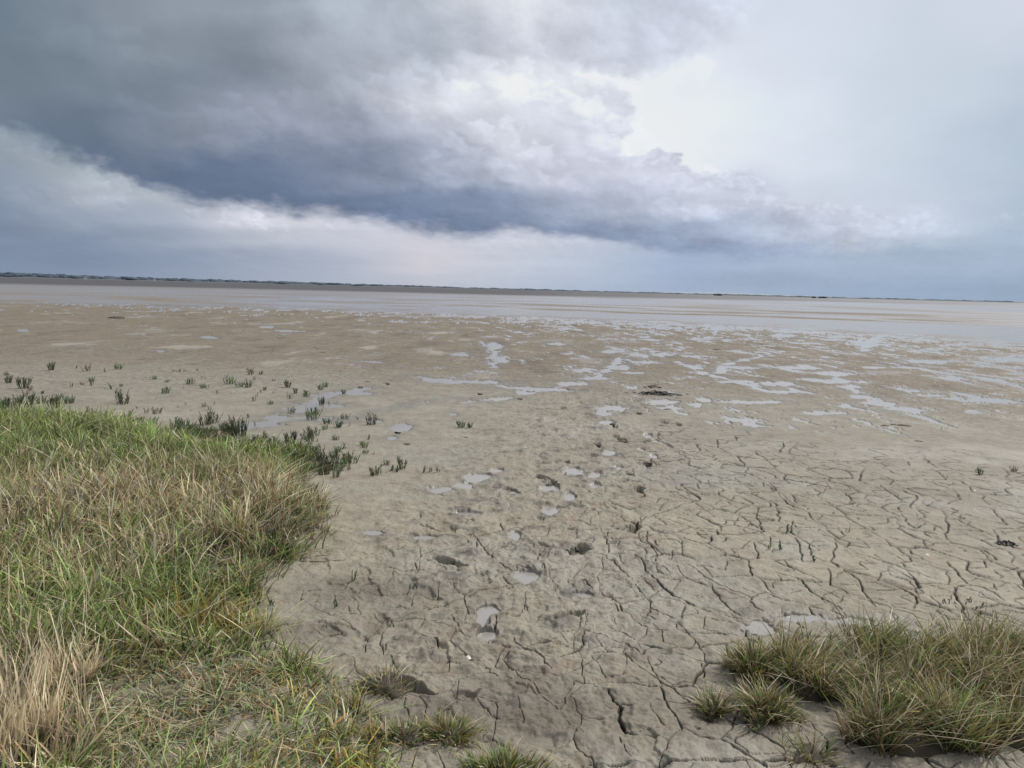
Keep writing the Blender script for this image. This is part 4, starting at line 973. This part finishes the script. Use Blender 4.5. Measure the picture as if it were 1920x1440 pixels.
# the low fringe of mixed salt plants along the far edge of the bank: nobody could count it
pts = []
for (px, py, sx_, sy_, n_) in [(20,778,40,10,26),(100,775,60,9,22),(250,788,60,6,16),(370,808,60,8,40),(470,835,50,12,60),(550,850,40,14,50),(440,842,60,8,36),(600,875,30,12,16),(350,815,40,8,30)]:
    for _ in range(n_): pts.append((px + rs.gauss(0, sx_ * .6), py + rs.gauss(0, sy_ * .6)))
VV = []; CC = []; FF = []; CT = []; off = 0
for (px, py) in pts:
    gx, gy = G(px, py, .05); me = rs.choice(gw['g'] + gw['d'][:1] + gw['b'] * 2); nv = len(me.vertices)
    co = np.zeros(nv * 3, np.float32); me.vertices.foreach_get('co', co); co = co.reshape(-1, 3)
    cc = np.zeros(nv * 4, np.float32); me.color_attributes['tint'].data.foreach_get('color', cc)
    lp = np.zeros(len(me.loops), np.int32); me.loops.foreach_get('vertex_index', lp)
    a = rs.random() * 6.28; s = rs.uniform(.6, 1.1); R2 = np.array([[math.cos(a), -math.sin(a), 0], [math.sin(a), math.cos(a), 0], [0, 0, 1]])
    VV.append((co * s) @ R2.T + np.array([gx, gy, float(hat([gx], [gy])[0])])); CC.append(cc.reshape(-1, 4)); FF.append(lp + off); CT.append(np.full(len(me.polygons), 4)); off += nv
me = new_mesh('salt_plant_fringe', np.concatenate(VV), np.concatenate(FF), np.concatenate(CT)); set_color(me, 'tint', np.concatenate(CC))
tag(link('salt_plant_fringe', me, fleshy_m), 'low tangled fringe of salt plants along the far edge of the grass bank', 'ground cover', kind='stuff')

# ------------------------------------------------------------------ small things lying on the mud
def simple_mat(name, c1, c2, rough, scale):
    m_, nt_ = mat(name); l = nt_.links.new
    t_ = N(nt_, 'ShaderNodeTexCoord'); n_ = N(nt_, 'ShaderNodeTexNoise'); l(t_.outputs['Object'], n_.inputs['Vector']); n_.inputs['Scale'].default_value = scale; n_.inputs['Detail'].default_value = 6
    r_ = N(nt_, 'ShaderNodeValToRGB'); r_.color_ramp.elements[0].color = (*c1, 1); r_.color_ramp.elements[1].color = (*c2, 1); r_.color_ramp.elements[0].position = .3; r_.color_ramp.elements[1].position = .7
    l(n_.outputs[0], r_.inputs[0]); b = N(nt_, 'ShaderNodeBsdfPrincipled'); l(r_.outputs[0], b.inputs['Base Color']); b.inputs['Roughness'].default_value = rough
    bp_ = N(nt_, 'ShaderNodeBump'); bp_.inputs['Strength'].default_value = .5; bp_.inputs['Distance'].default_value = .01; l(n_.outputs[0], bp_.inputs['Height']); l(bp_.outputs[0], b.inputs['Normal'])
    o = N(nt_, 'ShaderNodeOutputMaterial'); l(b.outputs[0], o.inputs[0]); return m_
weed_m = simple_mat('wet_seaweed', (.010, .010, .007), (.035, .030, .018), .7, 20)
clod_m = simple_mat('dark_mud_clod', (.05, .04, .03), (.14, .115, .085), .75, 30)
shell_m = simple_mat('bleached_shell', (.62, .58, .50), (.80, .77, .70), .45, 60)
drift_m = simple_mat('weathered_wood', (.10, .075, .05), (.24, .19, .13), .8, 25)

def clod_mesh(seed, flat=.5):
    rg = np.random.default_rng(seed)
    nu, nv = 18, 9; V = []; Fl = []; ct_ = []
    for j in range(nv + 1):
        ph = math.pi * j / nv
        for i in range(nu):
            a = 2 * math.pi * i / nu
            p = np.array([math.cos(a) * math.sin(ph), math.sin(a) * math.sin(ph), math.cos(ph)])
            k = 1 + .45 * float(fbm(np.array([p[0] * 1.6 + seed]), np.array([p[1] * 1.6 + p[2] * 1.3]), 3, seed)[0])
            V.append((p[0] * k, p[1] * k * .8, p[2] * k * flat))
    for j in range(nv):
        for i in range(nu): Fl += [j * nu + i, (j + 1) * nu + i, (j + 1) * nu + (i + 1) % nu, j * nu + (i + 1) % nu]; ct_.append(4)
    return new_mesh('mud_clod', V, Fl, ct_)
clods = [clod_mesh(s) for s in (21, 22, 23, 24)]
for c_ in clods: c_.materials.append(clod_m)
CL = [(1150,797,.05),(1200,777,.05),(1215,870,.04),(1180,893,.04),(1122,836,.04),(1168,830,.05),(1058,768,.05),(900,741,.05),(975,749,.06),(725,720,.05),(735,716,.04),(683,700,.05),(640,697,.05),(596,655,.05),(606,662,.05),(645,672,.06),(1265,797,.05),(1240,800,.05),(1345,656,.12),(1252,770,.06),(1272,748,.06),(873,822,.04),(764,835,.04),(1660,800,.05),(1695,800,.09),(1675,798,.04),(1030,912,.03),(1023,902,.03),(950,935,.03),(826,930,.03),(1118,857,.05),(1315,1000,.0),(690,716,.05),(676,726,.05),(1550,838,.0),(1722,830,.05),(1230,722,.05),(1192,693,.05),(1200,716,.05),(220,597,.35),(640,655,.05),(590,652,.05)]
CLS = {(1345,656): 'largest dark clod far out in the wet mud right of centre', (1695,800): 'dark clod at the front edge of the wet zone on the right', (220,597): 'long dark clod lying far out on the brown mud at the left'}
for (px, py, s) in CL:
    if s == 0: continue
    gx, gy = G(px, py); gz = float(hat([gx], [gy])[0])
    o = bpy.data.objects.new('mud_clod', rs.choice(clods)); COL.objects.link(o)
    o.location = (gx, gy, gz + .012); o.scale = (s, s * rs.uniform(.6, 1), s * rs.uniform(.35, .6)); o.rotation_euler = (0, 0, rs.uniform(-.5, .5))
    sp = CLS.get((px, py)); tag(o, sp or 'small dark clod of mud lying on the bare mud flat', 'mud clod', None if sp else 'small dark mud clods')

def weed(name, label, px, py, wdt, n, seed, group=None):
    """heap of strap-like wet fronds"""
    rg = np.random.default_rng(seed); cx, cy = G(px, py); V = []; Fl = []; ct_ = []
    for i in range(n):
        a = rg.normal(0, .7); x_ = rg.normal(0, wdt * .28); y_ = rg.normal(0, wdt * .14); ln = rg.uniform(.25, .6) * wdt; wd_ = rg.uniform(.012, .03); hgt = rg.uniform(.015, .06) * min(1, wdt * 2.2) * math.exp(-(x_ / (wdt * .35)) ** 2)
        b = len(V); sg = 6
        for k in range(sg + 1):
            t_ = k / sg - .5
            X_ = x_ + math.cos(a) * t_ * ln; Y_ = y_ + math.sin(a) * t_ * ln + .02 * math.sin(t_ * 9 + i); Zz = .012 + hgt * math.cos(t_ * math.pi) + .006 * math.sin(k * 2.1 + i)
            for s in (-1, 1): V.append((X_ - math.sin(a) * wd_ * s / 2, Y_ + math.cos(a) * wd_ * s / 2, Zz + s * .008 * math.sin(i)))
        for k in range(sg): Fl += [b + 2 * k, b + 2 * k + 1, b + 2 * k + 3, b + 2 * k + 2]; ct_.append(4)
    o = link(name, new_mesh(name, V, Fl, ct_), weed_m, None, (cx, cy, float(hat([cx], [cy])[0]) + .004)); tag(o, label, 'seaweed', group)
weed('seaweed_heap', 'black heap of seaweed beside a pale pool right of centre', 1232, 741, .55, 46, 501)
weed('seaweed_heap', 'thin dark wisp of seaweed lying just behind the black heap', 1222, 728, .3, 10, 502)
weed('seaweed_heap', 'dark matted weed lying in a crack near the right edge', 1885, 1022, .10, 9, 503)
weed('seaweed_heap', 'brown scrap of weed in the broken footprint above the middle', 1080, 1041, .09, 5, 504)

def shell(label, px, py, s, rz):
    """one valve of a clam: a ribbed domed fan"""
    V = []; Fl = []; ct_ = []; nu, nv = 16, 6
    for j in range(nv + 1):
        f_ = j / nv
        for i in range(nu + 1):
            a = -math.pi * .62 + math.pi * 1.24 * i / nu
            rad = f_ * (1 + .03 * math.cos(i * math.pi))
            V.append((math.sin(a) * rad * s, (math.cos(a) * rad * .85) * s, (.42 * (1 - f_ ** 2) + .03) * s * (1 - .25 * abs(a) / 2)))
    for j in range(nv):
        for i in range(nu): b = j * (nu + 1) + i; Fl += [b, b + nu + 1, b + nu + 2, b + 1]; ct_.append(4)
    cx, cy = G(px, py); o = link('shell', new_mesh('shell', V, Fl, ct_), shell_m, None, (cx, cy, float(hat([cx], [cy])[0]) + .012), rz); tag(o, label, 'shell')
shell('whitish shell lying by a thin crack left of the centre foreground', 880, 1237, .020, 1.9)
shell('white shell fragment at the edge of the boot print', 843, 1326, .020, .6)
shell('tiny white shell among the cracks at the right', 1738, 1041, .014, 2)
shell('small white shell on the damp mud in the middle', 676, 743, .022, 0)
shell('tiny pale shell on mud beyond the trail of footprints', 1000, 807, .016, 1)
shell('tiny pale shell at the right of the mud flat among wide cracks', 1828, 924, .016, 1)
shell('tiny pale shell left of the water filled footprints', 664, 910, .014, 1)

def twig(label, px, py, ln, rz, rad=.006):
    V = []; Fl = []; ct_ = []; sg, k_ = 6, 10; rg = random.Random(int(px))
    for j in range(k_ + 1):
        f_ = j / k_; cx = (f_ - .5) * ln; cy = .03 * ln * math.sin(f_ * 7 + px); rr_ = rad * (1 - .55 * f_) * rg.uniform(.85, 1.15)
        for i in range(sg): a = 2 * math.pi * i / sg; V.append((cx, cy + math.cos(a) * rr_, rad * .8 + math.sin(a) * rr_))
    for j in range(k_):
        for i in range(sg): Fl += [j * sg + i, j * sg + (i + 1) % sg, (j + 1) * sg + (i + 1) % sg, (j + 1) * sg + i]; ct_.append(4)
    cx, cy = G(px, py); o = link('twig', new_mesh('twig', V, Fl, ct_), drift_m, None, (cx, cy, float(hat([cx], [cy])[0]) + .012), rz); tag(o, label, 'twig')
twig('thin dark twig lying on the mud at the right edge of the bank', 605, 1055, .26, .15, .004)

def clod_big(label, px, py, s):
    o = bpy.data.objects.new('mud_lump', clods[1]); COL.objects.link(o); gx, gy = G(px, py); o.location = (gx, gy, .02 + float(hat([gx], [gy])[0])); o.scale = (s, s * .8, s * .6); tag(o, label, 'mud lump')

# ------------------------------------------------------------------ far shore
def px_to_dir(px):
    hy = 519 + 48 * px / 1920
    d = ray(px, hy); return math.atan2(d.x, d.y)
far_m = simple_mat('far_land', (.075, .085, .095), (.095, .105, .115), .95, .002)  # bluish distance haze is painted into the land colour
dune_m = simple_mat('far_dune', (.27, .31, .345), (.34, .37, .40), .95, .003)  # dune colour paled and blued to paint in haze
wood_m = simple_mat('far_foliage', (.050, .070, .098), (.070, .092, .12), .95, .01)  # foliage colour includes painted blue-grey haze of distance
def strip(name, D, prof, m_, label, depth=400, kind='structure', cat='land'):
    V = []; Fl = []; ct_ = []
    n_ = 260; xs_ = np.linspace(prof[0][0], prof[-1][0], n_)
    hs_ = np.interp(xs_, [p[0] for p in prof], [p[1] for p in prof]) * D / F
    jit = fbm(xs_ * .03, xs_ * 0, 4, 601)
    for i in range(n_):
        a = px_to_dir(xs_[i]); hgt = max(hs_[i] * (1 + .35 * jit[i]), .3)
        for (dd, z_) in ((0, -2), (30, hgt * .75), (90, hgt), (depth, hgt * .8), (depth + 60, -2)):
            V.append(((D + dd) * math.sin(a), (D + dd) * math.cos(a), z_))
    for i in range(n_ - 1):
        for j in range(4): b = i * 5 + j; Fl += [b, b + 5, b + 6, b + 1]; ct_.append(4)
    o = link(name, new_mesh(name, V, Fl, ct_), m_); tag(o, label, cat, kind=kind); return o
strip('far_shore', 2600, [(-700,2.6),(0,2.6),(300,2.2),(700,1.8),(1000,1.6),(1300,1.4),(1600,1.2),(2600,1.0)], far_m, 'low dark shoreline across the bay')
strip('hills', 4200, [(1180,.4),(1270,3.2),(1340,4.6),(1390,4.4),(1450,3.0),(1500,2.6),(1545,2.8),(1600,1.8),(1700,1.6),(1800,1.2),(2200,1)], dune_m, 'pale low dunes on the horizon at the right')
# wooded skyline
VV = []; FF = []; CT = []; off = 0
bl = [clod_mesh(s, .8) for s in (31, 32, 33)]
rs = random.Random(9)
px = -600
while px < 1900:
    f_ = np.interp(px, [-600, 0, 250, 600, 750, 1000, 1200, 1400, 1900], [7.5, 7.2, 5.6, 4.8, 3.6, 2.6, 2.4, 2.2, 2.0])
    dens = np.interp(px, [-600, 700, 1000, 1900], [1, 1, .7, .45])
    if rs.random() < dens:
        D = 2640 + rs.uniform(0, 120); hp_ = f_ * rs.uniform(.55, 1.15) * (1.25 if rs.random() < .06 else 1) * D / F
        me = rs.choice(bl); nv = len(me.vertices); co = np.zeros(nv * 3, np.float32); me.vertices.foreach_get('co', co); co = co.reshape(-1, 3)
        lp = np.zeros(len(me.loops), np.int32); me.loops.foreach_get('vertex_index', lp)
        a = px_to_dir(px); w_ = rs.uniform(7, 15) * D / F
        VV.append(co * np.array([w_, w_, hp_ * .75]) + np.array([D * math.sin(a), D * math.cos(a), hp_ * .4])); FF.append(lp + off); CT.append(np.full(len(me.polygons), 4)); off += nv
    px += rs.uniform(2.0, 5)
me = new_mesh('distant_woodland', np.concatenate(VV), np.concatenate(FF), np.concatenate(CT))
tag(link('distant_woodland', me, wood_m), 'dark uneven line of trees along the far shore', 'woodland', kind='stuff')
def far_clump(label, px, D, wpx, hpx, name='scrub_thicket', cat='thicket'):
    a = px_to_dir(px); VV = []; FF = []; CT = []; off = 0; rg = random.Random(int(px))
    for i in range(6):
        me = rg.choice(bl); nv = len(me.vertices); co = np.zeros(nv * 3, np.float32); me.vertices.foreach_get('co', co); co = co.reshape(-1, 3)
        lp = np.zeros(len(me.loops), np.int32); me.loops.foreach_get('vertex_index', lp)
        w_ = wpx / 4 * D / F; h_ = hpx * D / F * rg.uniform(.6, 1) * .55
        VV.append(co * np.array([w_, w_, h_]) + np.array([rg.uniform(-1, 1) * wpx / 2.6 * D / F, rg.uniform(-5, 5), h_ * .8])); FF.append(lp + off); CT.append(np.full(len(me.polygons), 4)); off += nv
    o = link(name, new_mesh(name, np.concatenate(VV), np.concatenate(FF), np.concatenate(CT)), wood_m, None, (D * math.sin(a), D * math.cos(a), 0)); tag(o, label, cat)
far_clump('low dark thicket in front of the pale dunes on the horizon', 1345, 1500, 18, 4)
far_clump('left one of a pair of dark thickets on the right horizon', 1527, 1500, 8, 3.5)
far_clump('right one of a pair of dark thickets on the right horizon', 1543, 1500, 11, 4)
wall_m = simple_mat('far_house_wall', (.55, .57, .58), (.6, .62, .63), .9, .1); roof_m = simple_mat('far_house_roof', (.16, .15, .16), (.2, .19, .19), .9, .1)
def far_house(label, px, wpx, hpx):
    D = 2560; a = px_to_dir(px); w_ = wpx * D / F; h_ = hpx * D / F; d_ = w_ * .6
    root = bpy.data.objects.new('distant_house', None); COL.objects.link(root); root.location = (D * math.sin(a), D * math.cos(a), 0); root.rotation_euler = (0, 0, -a); tag(root, label, 'house')
    w2 = w_ / 2; hw = h_ * .62
    V = [(-w2, -d_ / 2, 0), (w2, -d_ / 2, 0), (w2, d_ / 2, 0), (-w2, d_ / 2, 0), (-w2, -d_ / 2, hw), (w2, -d_ / 2, hw), (w2, d_ / 2, hw), (-w2, d_ / 2, hw), (-w2, 0, h_ * .98), (w2, 0, h_ * .98)]
    link('wall', new_mesh('wall', V, [0, 1, 5, 4, 1, 2, 6, 5, 2, 3, 7, 6, 3, 0, 4, 7, 4, 8, 7, 5, 6, 9], [4, 4, 4, 4, 3, 3], False), wall_m, root)
    e = w2 * 1.08; de = d_ / 2 * 1.15
    V = [(-e, -de, hw - .3), (e, -de, hw - .3), (e, 0, h_ + .3), (-e, 0, h_ + .3), (-e, de, hw - .3), (e, de, hw - .3)]
    link('roof', new_mesh('roof', V, [0, 1, 2, 3, 3, 2, 5, 4], [4, 4], False), roof_m, root)
far_house('pale house on the far shore near the middle of the horizon', 978, 5, 3.4)
far_house('pale house among trees on the far shore at the left', 290, 5, 4.2)
far_house('pale house on the far shore left of the middle', 160, 4, 4.2)

print('objects', len(bpy.data.objects), 'ground verts', K, 'water faces', len(wq))
